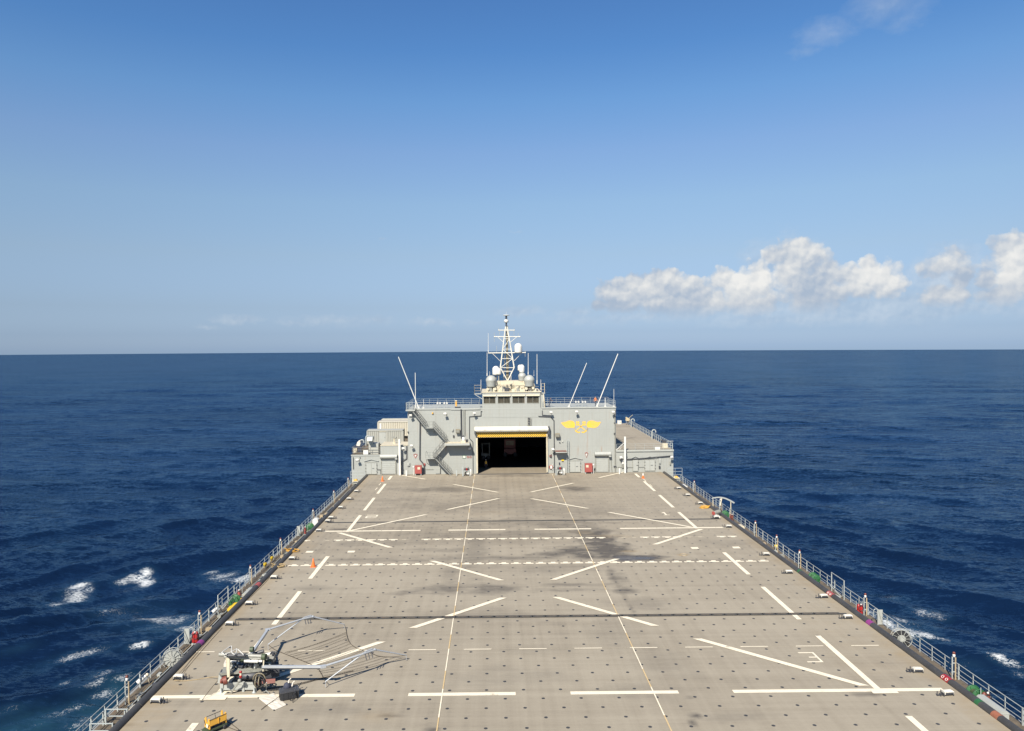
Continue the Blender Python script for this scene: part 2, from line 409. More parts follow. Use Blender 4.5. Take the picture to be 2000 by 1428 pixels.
# ------------------------------------------------------------------ sea
def sea_point(x, y):
    d = ray(x, y); q = Vector((-SEA_TILT, 0, 1)); t = (SEA_Z - HC) / (d.z - SEA_TILT*d.x); return CAM + d*t
FOAM = [ # px x, y, half-width px, half-height px, strength  (positions of breakers and wash on the water)
 (158,1137,22,6,.98),(175,1141,12,5,.85),(150,1152,26,12,.72),(122,1166,24,7,.62),(282,1116,16,5,1.0),(262,1123,24,6,.84),(284,1128,16,7,.85),(240,1128,20,4,.85),(262,1150,30,5,.3),
 (440,1118,40,8,.62),(412,1112,26,5,.6),(470,1130,40,8,.9),(430,1130,28,8,.7),(230,1195,40,14,.42),(300,1200,70,22,.52),(345,1205,56,18,.60),(372,1226,40,10,.66),(320,1222,56,14,.54),(250,1205,40,14,.42),
 (272,1272,26,6,.7),(150,1285,70,8,.50),(200,1320,40,10,.45),(180,1345,40,12,.40),(120,1330,16,5,.6),(70,1310,30,5,.3),
 (240,1338,26,8,.60),(212,1360,34,9,.58),(170,1382,44,9,.48),(105,1402,40,8,.40),(180,1402,36,14,.5),(60,1425,60,8,.32),(150,1425,50,12,.5),
 (350,1085,0.1,0.1,0),
 (1690,1195,46,14,.72),(1730,1225,40,14,.85),(1765,1240,40,12,1.05),(1800,1248,34,8,1.0),(1838,1254,24,5,.8),(1720,1200,40,10,.6),(1755,1215,50,12,.6),
 (1812,1197,34,9,.72),(1830,1205,24,6,.5),(1735,1163,44,6,.42),(1700,1160,30,6,.3),(1955,1292,20,7,.75),(1975,1300,26,8,.7),(1940,1285,16,5,.6),(1990,1315,20,8,.6),
 (1880,1300,60,14,.28),(1900,1330,60,14,.28),(1960,1375,50,12,.25),(1640,1150,40,10,.3),(1660,1175,40,10,.5),
 (117,1069,10,2,.35),(30,1275,30,6,.28),(20,1400,40,8,.35)]
TURQ = [(195,1400,60,34,.6),(235,1352,30,20,.4),(1740,1235,60,20,.25),(60,1425,90,25,.5),(350,1225,60,25,.22)]
XC0 = 3.6
def make_sea():
    R1 = 7560.0
    q = np.linspace(0, 1, 1000); p = -.32       # row spacing ~ r^(1.25)
    r = (22.0**p + (R1**p - 22.0**p)*q)**(1/p)
    A = np.radians(np.linspace(-46, 48, 1150))
    rr, aa = np.meshgrid(r, A, indexing='ij')
    X = rr*np.sin(aa); Y = rr*np.cos(aa)
    dr = np.gradient(r)[:,None]; cell = np.maximum(dr, rr*(A[1]-A[0]))
    Z = np.zeros_like(X); DXs = np.zeros_like(X); DYs = np.zeros_like(X)
    main = math.radians(-97)                   # travel direction of the wind sea, toward the camera and slightly left
    rng = np.random.default_rng(5); comps = []
    for lam, n, spread, st in ((64,3,.14,.0085),(36,5,.22,.016),(20,7,.30,.014),(12,9,.40,.012),(7.5,12,.50,.014),(4.8,14,.6,.020),(3,14,.7,.028),(1.8,14,.8,.034)):
        for i in range(n):
            L = lam*math.exp(rng.normal(0, .16)); th = main + rng.normal(0, spread)
            comps.append((L, th, st*L/math.sqrt(n)*rng.uniform(.7,1.3)*.60, rng.uniform(0, 6.283)))
    gust = .70+.6*vnoise(X/45, Y/60, 3, 3)
    def add(L, th, am, ph):
        nonlocal Z, DXs, DYs
        kx, ky = math.cos(th)*2*math.pi/L, math.sin(th)*2*math.pi/L
        phs = kx*X+ky*Y+ph; c = np.cos(phs); s = np.sin(phs)
        Z += am*c; DXs -= am*.8*math.cos(th)*s; DYs -= am*.8*math.sin(th)*s
    for L, th, amp, ph in comps:
        att = np.clip((L/cell-2.2)/3.0, 0, 1)
        if att.max() <= 0: continue
        add(L, th, amp*att*(gust if L < 25 else 1), ph)
    # the ship's own diverging waves, fanning out from both sides
    for side, ang in ((-1, math.radians(134)), (1, math.radians(47))):
        d = side*(X-XC0)-26
        m = np.clip(d/6, 0, 1)*np.exp(-(np.clip(d-15, 0, 999)/75)**2)*np.exp(-(np.clip(Y-110, 0, 999)/90)**2)
        wob = 3.0*vnoise(X/30, Y/30, 21, 2)
        for L, am in ((21,.44),(14.5,.28),(9.3,.20),(6.1,.11)): add(L, ang+rng.normal(0,.06), am*m*(.35+vnoise(X/26+L, Y/26, 31, 2)), wob+L)
    fo = np.zeros_like(X); tq = np.zeros_like(X)
    brk = .30+1.35*vnoise(X/2.6+40, Y/4.0, 77, 4)
    def stamp(arr, x, y, wx, hy, s):
        if s <= 0: return
        c = sea_point(x, y); cr = math.hypot(c.x, c.y); ca = math.atan2(c.x, c.y)
        ly = (sea_point(x, y-hy)-c).length; lx = (sea_point(x+wx, y)-c).length
        e = ((rr-cr)/ly)**2 + ((aa-ca)*cr/lx)**2
        np.maximum(arr, s*np.exp(-e*.9)*(brk if arr is fo else 1), out=arr)
    for f in FOAM: stamp(fo, *f)
    for f in TURQ: stamp(tq, *f)
    # breaking crests rise a little
    Z += .55*np.clip(fo-.6, 0, 1)*vnoise(X/1.2, Y/1.2, 8, 3)
    # wash along the hull
    for xs in (DX0-1.5, DX1+1.5):
        dd = np.abs(X-xs); fo = np.maximum(fo, np.where((Y < 170) & (Y > 5), .75*np.exp(-(dd/2.6)**2), 0)); tq = np.maximum(tq, np.where(Y < 170, .5*np.exp(-(dd/4)**2), 0))
    X = X+DXs; Y = Y+DYs; Z = Z+SEA_Z+SEA_TILT*X
    nr, na = X.shape
    co = np.stack([X, Y, Z], -1).reshape(-1, 3).astype(np.float32)
    idx = np.arange(nr*na).reshape(nr, na)
    quads = np.stack([idx[:-1,:-1], idx[:-1,1:], idx[1:,1:], idx[1:,:-1]], -1).reshape(-1, 4)
    # calm remainder of the disc behind and beside the camera, plus the patch under the ship
    A2 = np.radians(np.linspace(48, 314, 90)); r2 = np.array([22, 60, 150, 400, 1200, 3500, 7560.0])
    c2 = np.array([[q*math.sin(a), q*math.cos(a), SEA_Z+SEA_TILT*q*math.sin(a)] for q in r2 for a in A2], np.float32)
    b = len(co); i2 = np.arange(len(c2)).reshape(len(r2), len(A2))+b
    q2 = np.stack([i2[:-1,:-1], i2[:-1,1:], i2[1:,1:], i2[1:,:-1]], -1).reshape(-1, 4)
    c3 = np.array([[-60,-60,SEA_Z-.9],[60,-60,SEA_Z-.9],[60,60,SEA_Z-.9],[-60,60,SEA_Z-.9]], np.float32); b3 = b+len(c2)
    allco = np.concatenate([co, c2, c3]); allq = np.concatenate([quads, q2, np.array([[b3,b3+1,b3+2,b3+3]])])
    allq = allq[:, ::-1] if False else allq
    me = bpy.data.meshes.new('sea')
    me.vertices.add(len(allco)); me.vertices.foreach_set('co', allco.ravel())
    me.loops.add(allq.size); me.loops.foreach_set('vertex_index', allq.astype(np.int32).ravel())
    me.polygons.add(len(allq)); me.polygons.foreach_set('loop_start', np.arange(0, allq.size, 4, dtype=np.int32))
    me.polygons.foreach_set('use_smooth', np.ones(len(allq), dtype=bool))
    me.update(calc_edges=True)
    for nm, arr in (('foam', fo), ('turq', tq)):
        at = me.attributes.new(nm, 'FLOAT', 'POINT')
        at.data.foreach_set('value', np.concatenate([arr.ravel(), np.zeros(len(c2)+4)]).astype(np.float32))
    if me.polygons[1000].normal.z < 0: me.flip_normals()
    o = bpy.data.objects.new('sea', me); COL.objects.link(o); tag(o, kind='structure')
    m = bpy.data.materials.new('sea_water'); k = N(nt(m))
    g = k.n('ShaderNodeNewGeometry'); v = g.outputs['Position']
    dist = k.vmath('LENGTH', v, out=1)
    fa = k.n('ShaderNodeAttribute', attribute_name='foam').outputs['Fac']
    ta = k.n('ShaderNodeAttribute', attribute_name='turq').outputs['Fac']
    rot = k.n('ShaderNodeVectorRotate', rotation_type='Z_AXIS'); k.l(v, rot.inputs[0]); rot.inputs['Angle'].default_value = math.radians(8)
    rv = rot.outputs[0]
    h3 = k.noise(k.scale(rv, (.006,.016,.02)), 1, 5, .6)
    def slope(sc, det, ro, amp):
        c = k.vmath('SUBTRACT', k.noise(k.scale(rv, sc), 1, det, ro, out='Color'), (.5,.5,.5))
        return k.scale(c, amp)
    patch = k.ramp(k.noise(k.scale(v, (.012,.02,.02)), 1, 3, .5), [(.35, .75), (.65, 1.2)])
    sl = k.vmath('ADD', slope((.15,.46,.1), 5, .66, (.55,1.20,0)), slope((.95,2.3,.3), 7, .74, (1.05,1.90,0)))
    sl = k.vmath('MULTIPLY', sl, patch)
    nn = k.vmath('NORMALIZE', k.vmath('ADD', g.outputs['Normal'], sl))
    # lacy foam: ridged noise cut by the foam attribute
    n1 = k.noise(k.scale(v, (.7,1.15,1)), .95, 9, .74, dist=1.6); n2 = k.noise(v, 3.6, 6, .72, dist=.6)
    ridge = k.math('SUBTRACT', 1, k.math('MULTIPLY', k.math('ABSOLUTE', k.math('SUBTRACT', n1, .5)), 5.5))
    fn = k.math('ADD', k.math('MULTIPLY', ridge, .62), k.math('MULTIPLY', n2, .80))
    lvl = k.math('SUBTRACT', k.math('ADD', fn, k.math('MULTIPLY', fa, .66)), 1.24)
    fm = k.math('MULTIPLY', k.ramp(lvl, [(.0, 0), (.12, .45), (.42, .97)]), k.ramp(fa, [(.08, 0), (.5, 1)]))
    body = k.mix(k.ramp(h3, [(.40, 0), (.60, 1)]), (.0019,.0066,.0205), (.0027,.0100,.0310))
    body = k.mix(k.math('MULTIPLY', ta, .42), body, (.025,.09,.12)); body = k.mix(k.math('MULTIPLY', fa, .25), body, (.03,.10,.16))
    # rough open water: wave masking keeps the effective reflectance well under the flat-water Fresnel value
    fr = k.n('ShaderNodeFresnel'); fr.inputs['IOR'].default_value = 1.33; k.l(nn, fr.inputs['Normal'])
    ff = k.ramp(fr.outputs[0], [(0, 0), (.10, .075), (.35, .26), (1, .42)])
    df = k.n('ShaderNodeBsdfDiffuse'); k.l(body, df.inputs[0]); k.l(nn, df.inputs['Normal'])
    gl = k.n('ShaderNodeBsdfGlossy'); gl.inputs[0].default_value = (.56,.80,1.0,1); gl.inputs['Roughness'].default_value = .14; k.l(nn, gl.inputs['Normal'])
    p = k.n('ShaderNodeMixShader'); k.l(ff, p.inputs[0]); k.l(df.outputs[0], p.inputs[1]); k.l(gl.outputs[0], p.inputs[2])
    fs = k.n('ShaderNodeBsdfDiffuse'); fs.inputs[0].default_value = (.47,.485,.49,1)
    mx = k.n('ShaderNodeMixShader'); k.l(fm, mx.inputs[0]); k.l(p.outputs[0], mx.inputs[1]); k.l(fs.outputs[0], mx.inputs[2])
    out = k.n('ShaderNodeOutputMaterial'); k.l(mx.outputs[0], out.inputs[0])
    me.materials.append(m)
make_sea()

# ------------------------------------------------------------------ flight deck
def make_deck():
    xs = np.linspace(DX0, DX1, 300); ys = np.linspace(4, YW+6.5, 620)
    X, Y = np.meshgrid(xs, ys)
    st = np.zeros_like(X); wet = np.zeros_like(X); warm = np.zeros_like(X)
    def el(arr, x, y, w, h, s, pw=1.0):
        c = P(x, y); lx = abs((P(x+w, y)-c).x); ly = abs((P(x, y-h)-c).y)
        e = ((X-c.x)/lx)**2 + ((Y-c.y)/ly)**2
        n = vnoise(X*.55+x, Y*.75+y, int(x+y) % 97, 4)
        np.maximum(arr, s*np.clip(1.35-np.sqrt(e)+(n-.5)*1.9, 0, 1), out=arr)
    for a in [(850,956,70,5,.55),(900,957,80,4,.45),(800,975,50,5,.25),(1120,955,30,5,.75),(1128,958,34,3,.5),(1110,938,26,5,.3),
              (1040,1020,140,9,.35),(1100,1026,70,9,.5),(1140,1040,28,26,.6),(1160,1062,32,20,.95),(1185,1072,40,18,1.0),(1168,1045,30,16,.9),(1215,1088,34,9,1.0),(1130,1080,80,10,.8),(1245,1090,46,6,1.0),
              (1190,1062,14,10,.4),(1020,1090,110,3,.45),(930,1090,120,4,.40),(800,1095,120,3,.35),(870,1075,60,4,.3),(870,1150,50,9,.5),(950,1150,60,10,.55),(800,1158,36,4,.5),(960,1157,40,5,.5),
              (1060,1110,120,8,.22),(1000,1060,100,6,.15),(1200,1130,12,22,.55),(1222,1152,22,7,.7),(1210,1128,16,8,.5),(1234,1188,7,7,.75),(1130,1142,80,3,.4),(1120,1152,70,3,.4),
              (1222,1170,8,12,.35),(1360,1398,14,7,.75),(1352,1412,12,9,.8),(1350,1363,12,4,.4),(845,1425,18,4,.9),(765,1398,22,3,.55),(1700,1356,26,4,.6),(250,1416,22,4,.4),(1040,1270,60,8,.10),(960,985,170,16,.30),(1100,1000,120,14,.30),(925,1060,26,40,.34),(880,1120,24,26,.30),(1000,1045,160,8,.34),(760,1060,110,6,.26),(700,1093,150,3,.34),(1330,1096,120,3,.3),(950,1200,120,14,.22),(1260,1180,60,14,.22),(620,1150,60,6,.25),(1420,1060,60,8,.18),(1000,1320,120,20,.16),(640,1390,70,12,.22),(1450,1400,80,10,.2),(1250,1350,60,18,.2),
              (1200,1230,40,30,.14),(1300,1300,50,40,.16),(1060,960,40,14,.16),(980,945,200,10,.15),(620,1016,30,2,.4),(660,1034,18,1.5,.8),(1010,929,90,3,.5)]: el(st, *a)
    for a in [(1235,1091,44,6,.8),(1250,1090,30,3,1.0)]: el(wet, *a)
    for a in [(980,1002,60,4,.30),(1180,1048,30,4,.4),(1140,1040,30,3,.3),(1230,1077,18,2,.5),(1210,1047,50,3,.35),(380,1280,20,40,.3),(330,1345,30,14,.5),(300,1400,30,20,.35),(930,1006,40,4,.25),
              (1680,1290,40,40,.15),(1640,1240,60,60,.15),(740,1400,40,14,.25),(1335,1084,12,2,.9),(545,1107,14,3,.6),(395,1262,12,20,.4),(500,1060,0.1,.1,0)]:
        if a[4] > 0: el(warm, *a)
    edge = np.minimum(X-DX0, DX1-X); nn = vnoise(X*.8, Y*.35, 4, 4)
    warm = np.maximum(warm, np.clip((Y-70)/60, 0, 1)*.26*np.exp(-((X-3.2)/15)**2))
    warm = np.maximum(warm, np.clip(1-edge/1.6+(nn-.5)*1.2, 0, 1)*.55)
    st = np.maximum(st, np.clip((Y-(YW-1.0))*.5, 0, .25))
    nr, na = X.shape
    co = np.stack([X, Y, np.zeros_like(X)], -1).reshape(-1, 3)
    idx = np.arange(nr*na).reshape(nr, na)
    quads = np.stack([idx[:-1,:-1], idx[:-1,1:], idx[1:,1:], idx[1:,:-1]], -1).reshape(-1, 4)
    me = bpy.data.meshes.new('flight_deck')
    vs = [tuple(c) for c in co]; fs = [tuple(int(i) for i in q) for q in quads]; mi = [0]*len(fs)
    # recessed tie-down sockets: dark dished discs with a cross bar, part of the deck plating pattern
    c0 = P(948.8, 1422.8); x0 = c0.x
    for j in range(-2, 74):
        y = c0.y + j*1.167
        if y > YW-2: break
        for i in range(-22, 30):
            x = x0 + i*2.343 + (1.1715 if j % 2 else 0)
            if x < DX0+.7 or x > DX1-.7 or y < 30: continue
            if abs(y-58.3) < .4 or abs(y-91.6) < .3: continue
            b = len(vs); n = 12; rr = .112
            vs.append((x, y, .004))
            for t in range(n): vs.append((x+rr*math.cos(6.2832*t/n), y+rr*math.sin(6.2832*t/n), .005))
            for t in range(n): fs.append((b, b+1+t, b+1+(t+1) % n)); mi.append(1)
            b = len(vs); vs += [(x-.10,y-.012,.012),(x+.10,y-.012,.012),(x+.10,y+.012,.012),(x-.10,y+.012,.012)]; fs.append((b,b+1,b+2,b+3)); mi.append(1)
            b = len(vs); vs += [(x-.05,y-.05,.016),(x+.05,y-.05,.016),(x+.05,y+.05,.016),(x-.05,y+.05,.016)]; fs.append((b,b+1,b+2,b+3)); mi.append(3)
    me.from_pydata(vs, [], fs); me.materials.append(M['deck']); me.materials.append(M['dark']); me.materials.append(M['machine']); me.materials.append(M['seam'])
    me.polygons.foreach_set('material_index', mi); me.update()
    pad = np.zeros(len(vs)-len(co))
    for nm, arr in (('stain', st), ('wet', wet), ('warm', warm)):
        at = me.attributes.new(nm, 'FLOAT', 'POINT'); at.data.foreach_set('value', np.concatenate([arr.ravel(), pad]).astype(np.float32))
    o = bpy.data.objects.new('flight_deck', me); COL.objects.link(o); tag(o, kind='structure')
    return o
deck = make_deck()
XC = 3.2

def ground_line(a, b, w, name='painted_line', mat='line', z=.008, square=True):
    a = Vector(a); b = Vector(b); d = (b-a); d.z = 0; d.normalize()
    if square and abs(d.y) > .25 and abs(d.x) > .05: off = Vector((w/2/abs(d.y) if abs(d.y) > .5 else w, 0, 0))   # ends cut athwartships
    else: off = Vector((d.y, -d.x, 0))*w/2
    if square and abs(d.x) > .05 and abs(d.y) > .05: off = Vector((w/2/max(abs(d.y), .3), 0, 0))
    mb = MB(); mb.add([(p+o_).xy.to_3d()+Vector((0,0,z)) for p, o_ in ((a,-off),(a,off),(b,off),(b,-off))], [(0,1,2,3)])
    o = mb.build(name, M[mat], deck, recalc=False)
    if o.data.polygons[0].normal.z < 0: o.data.flip_normals()
    return o
def mir(p): return Vector((2*XC-p.x, p.y, 0))
zz = [.008]
def L2(x0, y0, x1, y1, w, both=False, mat='line'):
    zz[0] += .0009
    a, b = P(x0, y0), P(x1, y1)
    ground_line(a, b, w, mat=mat, z=zz[0])
    if both: zz[0] += .0009; ground_line(mir(a), mir(b), w, mat=mat, z=zz[0])
# athwartships dashes, near and far
Yn = P(1000, 1355).y; Yf = P(1000, 1034.5).y
for (xa, xb), yy, ref in [((283,693),Yn,1357),((798,1007),Yn,1355),((1114,1325),Yn,1352),((1429,1842),Yn,1347),((616,821),Yf,1037),((876,987),Yf,1035),((1044,1155),Yf,1033.5),((1210,1418),Yf,1031)]:
    A = P(xa, ref); B = P(xb, ref); zz[0] += .0009
    ground_line(Vector((A.x,yy,0)), Vector((B.x,yy,0)), .40 if yy < 60 else .42, z=zz[0])
# fore-and-aft dashes beside the landing lanes, mirrored about the centreline
for y0, y1 in [(923,930),(938,957),(965,989.5),(999,1031),(1078.5,1122),(1146.5,1211),(1243,1348),(1402,1450)]:
    A = P(1500, y0).y; B = P(1500, y1).y; zz[0] += .0009
    for s in (-1, 1): ground_line(Vector((XC+s*20.75,A,0)), Vector((XC+s*20.75,B,0)), .40, z=zz[0])
for s, lst in ((-1, [(744,944,740,948),(737,953,733,957.5)]), (1, [(1257,936,1262,941),(1269,946.5,1274,951)])):
    for q in lst: L2(*q, .13)
L2(1362,1248,1688,1340,.44,True); L2(983,1168,806,1227,.44,False); L2(1086,1167,1280,1223,.44,False)
L2(844,1096,979,1134,.42); L2(1205,1092,1080,1133,.42)
L2(662,1041,763,1070,.42); L2(1370,1034,1279,1064,.42)
L2(832,1005.5,684,1037,.36); L2(1189,1001,1350,1030,.36)
L2(974,974,873,996,.36); L2(1038,974.5,1148,993.5,.36)
L2(886,946.5,973,962,.34); L2(1120,944,1037,961.5,.34)
L2(783,928.5,831,936.5,.34); L2(1218,922.5,1170,933.5,.34)
zz[0] += .001
Mq = MB()  # corner plate where lines meet
for s in (-1, 1): ground_line(Vector((XC+s*20.9-.75,Yn-.30,0)), Vector((XC+s*20.9+.85,Yn-.30,0)), .42, z=zz[0])
# tick-marked dashed safety lines
for Yd, sgn, xl, xr, gaps in ((P(1000,1100.8).y, 1, P(537,1107).x, P(1514,1096).x, []), (P(1000,1051.6).y, -1, P(588,1056).x, P(1448,1047).x, [(P(625,1055).x,P(650,1055).x),(P(792,1055).x,P(812,1055).x),(P(1190,1050).x,P(1254,1050).x),(P(1342,1049).x,P(1395,1049).x)])):
    x = xl; i = 0
    while x < xr-.9:
        fade = any(a-.4 < x+.5 < b+.1 for a, b in gaps)
        if not (fade and i % 3 == 1):
            mb = MB(); z = .0075
            h = .29 if not fade else .16
            mb.add([(x,Yd-h/2,z),(x+1.02,Yd-h/2,z),(x+1.02,Yd+h/2,z),(x,Yd+h/2,z)], [(0,1,2,3)])
            y0, y1 = (Yd+h/2, Yd+h/2+.28) if sgn > 0 else (Yd-h/2-.26, Yd-h/2)
            mb.add([(x+.30,y0,z),(x+.76,y0,z),(x+.76,y1,z),(x+.30,y1,z)], [(0,1,2,3)])
            mb.build('painted_dash', M['linefade'] if fade else M['line'], deck, recalc=False)
        x += 1.243; i += 1
for x, y in ((604.7,1078),(686,1077.6),(1357,1070.5),(1438,1069.5)):
    c = P(x, y); ground_line(Vector((c.x-.38,c.y,0)), Vector((c.x+.38,c.y,0)), .66, 'painted_square', z=.009)
# thin forward reference dashes and the faint line under them
Yt = P(1000, 1267.5).y
ground_line(Vector((DX0+.3,Yt,0)), Vector((DX1-.3,Yt,0)), .035, mat='linefade', z=.006)
x = P(366, 1273).x
while x < DX1-.5:
    ground_line(Vector((x,Yt,0)), Vector((min(x+1.98,DX1-.3),Yt,0)), .10, z=.0085); x += 3.985
for y in (960, 955): pass
A = P(684, 959.5); ground_line(Vector((A.x+1,A.y,0)), Vector((A.x+3.6,A.y,0)), .10, mat='linefade', z=.0085)
A = P(1293, 952.5); ground_line(Vector((A.x,A.y,0)), Vector((A.x+2.4,A.y,0)), .10, mat='linefade', z=.0085)
# the two long lead-in lines: alternating white and ochre
M['ochre'] = paint('ochre_deck_paint', (.50,.37,.19), .65, .1)
for X0 in (-3.42, 9.82):
    y = 30.0; i = 0
    ends = []
    while y < YW-1.2:
        Ls = 3.6 if i % 2 == 0 else 2.6
        ground_line(Vector((X0,y,0)), Vector((X0,min(y+Ls,YW-1.2),0)), .075, mat=('line','ochre')[i % 2], z=.030)
        y += Ls; i += 1
# block numerals
def numeral(strokes, cx, cy, w, h, sw, label):
    mb = MB(); z = .012
    for i, (x0, y0, x1, y1) in enumerate(strokes):
        a = Vector((cx+(x0-.5)*w, cy+(y0-.5)*h, z)); b = Vector((cx+(x1-.5)*w, cy+(y1-.5)*h, z+.0004*i))
        d = (b-a).normalized(); n = Vector((d.y,-d.x,0))*sw/2; a -= d*sw/2; b += d*sw/2; zi = z+.0008*i
        mb.add([(q.x,q.y,zi) for q in (a-n,a+n,b+n,b-n)], [(0,1,2,3)])
    o = mb.build('painted_numeral', M['line'], deck); o['label'] = label
c = P(1583, 1284); numeral([(0,1,1,1),(1,1,1,0),(0,0,1,0),(.45,.5,1,.5)], c.x, c.y, .95, 1.5, .14, 'white painted 3 by the right landing line')
c = P(726, 1009); numeral([(0,1,1,1),(1,1,1,.5),(0,.5,1,.5),(0,.5,0,0),(0,0,1,0)], c.x, c.y, 1.25, 1.5, .22, 'white painted 2 by the left landing line')
c = P(1299, 1003.5); numeral([(.5,1,.5,0),(.15,.8,.5,1),(.15,0,.95,0)], c.x, c.y, .7, 1.5, .20, 'white painted 1 by the right landing line')
# drain channels across the deck
for Ys, w, big in ((58.35, .34, 1), (P(1000,1017.5).y, .42, 0)):
    mb = MB(); mb.box(DX0+.6, DX1-.5, Ys-w/2, Ys+w/2, .002, .012 if big else .0045)
    o = mb.build('drain_channel', M['seam'], deck)
    mb = MB(); x = DX0+.9; i = 0
    while x < DX1-1.3:
        n = 8; pts = []
        for t in range(n+1): an = -math.pi/2+math.pi*t/n; pts.append((x+.92+.10*math.cos(an), Ys+(w/2+.03)*math.sin(an)))
        for t in range(n+1): an = math.pi/2+math.pi*t/n; pts.append((x+.10*math.cos(an), Ys+(w/2+.03)*math.sin(an)))
        mb.prism([(px_,py_,.012 if big else .0035) for px_,py_ in pts], (0,0,.05 if big else .003)); x += 1.03
        mb.box(x-1.03+.12, x-1.03+.80, Ys-w*.18, Ys+w*.18, .062, .068, 1) if big else None
    mb.build('drain_cover', [M['seam'], M['catwalk']], o)
# ------------------------------------------------------------------ hull, deck edge and catwalks
hb = MB()
hb.box(DX0-.1, DX1+.1, 2, YW+44, SEA_Z-3, -.35)
hb.box(DX0-CW-.6, DX0-.3, 20, YW+44, CZ-.30, CZ-.12); hb.box(DX1+.3, DX1+CW+.6, 20, YW+44, CZ-.30, CZ-.12)
for i in range(28):
    for s, xe in ((-1, DX0), (1, DX1)):
        y = 24+i*4; hb.prism([(xe, y, -1.2), (xe+s*(CW+.3), y, -1.45), (xe, y, -3.6)], (0, .12, 0))
tag(hb.build('ship_hull', M['hull']), 'long grey ship hull under the flight deck', 'ship', kind='structure')
CWX = {-1: DX0-.5, 1: DX1+.5}            # inner edge of each catwalk
RX = {-1: -24.15, 1: 31.3}               # rail line
def side(s): return 'left' if s < 0 else 'right'
YE = {-1: YW-3.0, 1: YW-2.4}
for s in (-1, 1):
    a = CWX[s]; b = RX[s]+s*.15
    mb = MB(); mb.box(min(a,b), max(a,b), 26, YW+2, CZ-.10, CZ)
    o = mb.build('catwalk', M['catwalk']); tag(o, kind='structure')
    # long pipes and cable bundles lying along the catwalk
    r = random.Random(5+s); n = 0
    for off, rad, mat in ((.62,.055,'railtan'),(.80,.04,'dark'),(.95,.07,'railtan'),(1.18,.035,'black'),(1.35,.05,'rail'),(1.52,.03,'railtan'),(.5,.05,'black')):
        mb = MB(); y = 27.0; x = a+s*off
        while y < YW-3:
            y2 = y+r.uniform(4, 9); x2 = a+s*(off+r.uniform(-.07,.07))
            mb.tube((x,y,CZ+rad+.02), (x2,min(y2,YW-2),CZ+rad+.02), rad, 6, cap=False); x, y = x2, y2
        o2 = mb.build('catwalk_pipe', M[mat], o)
    mb = MB()
    for i in range(60):
        y = 30+i*1.6; x = a+s*r.uniform(.5,1.6); w = r.uniform(.12,.45)
        mb.obox((x, y, CZ+w*.35), (w, r.uniform(.2,.7), w*.7), rz=r.uniform(-.3,.3), mi=r.randint(0,3))
    mb.build('catwalk_fitting', [M['railtan'],M['trim'],M['dark'],M['machine']], o)
    # coaming: fat dark edge roll with lashing collars
    cxx = DX0-.28 if s < 0 else DX1+.28
    co = MB()
    for i in range(17):
        y = 26+i*6; co.tube((cxx,y+.05,-.02),(cxx,min(y+5.95,YW-.8),-.02), .27, 16)
        if y+6 < YW: co.tube((cxx,y+5.9,-.02),(cxx,y+6.1,-.02), .245, 12)
    o3 = co.build('deck_edge_roll', M['coaming']); tag(o3, 'long dark rubber roll along the %s edge of the flight deck' % side(s), 'edge roll', 'deck edge rolls')
    base = MB(); base.box(min(cxx-.30,cxx+.30), max(cxx-.30,cxx+.30), 24, YW-.5, -.9, -.20); base.build('roll_bracket', M['catwalk'], o3)
    # safety railing
    t = thing('safety_railing', (RX[s], 30, CZ), 'grey three-bar safety railing outside the %s catwalk' % side(s), 'railing', 'railings along the catwalks'); p = Part(t)
    y = 31.0; ys = []
    while y < YE[s]: ys.append(y); y += 1.5
    for yy in ys:
        mb = MB(); w = .045 if ys.index(yy) % 4 else .075
        mb.beam((RX[s],yy,CZ),(RX[s],yy,CZ+1.07), w, w*1.1); p(mb, 'post', M['rail'])
    for h in (.36,.70,1.05):
        mb = MB()
        gap = [ys[len(ys)//3], ys[2*len(ys)//3]]
        mb.tube((RX[s],ys[0],CZ+h),(RX[s],ys[-1],CZ+h), .021 if h < 1 else .027, 6); p(mb, 'rail_bar', M['rail'])
    # coloured bands on the roll
BANDS = [(-1,390,1243,.55,'magenta'),(1,1701,1229,.6,'magenta'),(1,1624,1174,.9,'fired'),(1,1851,1343,.75,'red'),(1,1914,1391,.35,'green'),(1,1949,1417,.55,'fadedorange'),(-1,503,1146,.8,'fired'),(1,1563,1128,.3,'green')]
for s, x, y, L, m in BANDS:
    cxx = DX0-.28 if s < 0 else DX1+.28; Y = PX(x, y, cxx).y
    mb = MB(); mb.tube((cxx,Y-L/2,-.02),(cxx,Y+L/2,-.02), .282, 16)
    nm = {'fired':'faded red','red':'bright red','fadedorange':'faded orange'}.get(m, m)
    pos = {390:'beside the net machine end', 1701:'near the large spoked reel', 1624:'by the yellow rescue litter', 1851:'where the near white line ends', 1914:'by the near green reel', 1949:'nearest the camera', 503:'by the grey locker on the catwalk', 1563:'by the middle green reel'}[x]
    o = mb.build('marker_band', M[m], loc=(cxx,Y,0)); tag(o, '%s marker band on the %s edge roll %s' % (nm, side(s), pos), 'marker band', 'coloured bands on the edge rolls')
    if m in ('red','fired') and s > 0:
        tx = MB()
        for k, dy in enumerate((-.2,.2)):
            for q in range(12):
                a0, a1 = q*math.pi/6, (q+1)*math.pi/6
                ang = lambda a_: 1.1*s+2.0+.30*math.sin(a_)   # around the roll
                th = lambda a_: math.radians(138)+.36*math.sin(a_)
                pt = lambda a_: Vector((.286*math.cos(th(a_)), dy+.09*math.cos(a_), -.02+.286*math.sin(th(a_))))
                tx.tube(pt(a0), pt(a1), .016, 4)
        tx.build('painted_digit', M['white'], o)

def at_side(s, x, y, off, z=CZ):          # a spot on the catwalk, off metres outboard of its inner edge
    X = CWX[s]+s*off; q = PX(x, y, X); return Vector((X, q.y, z))

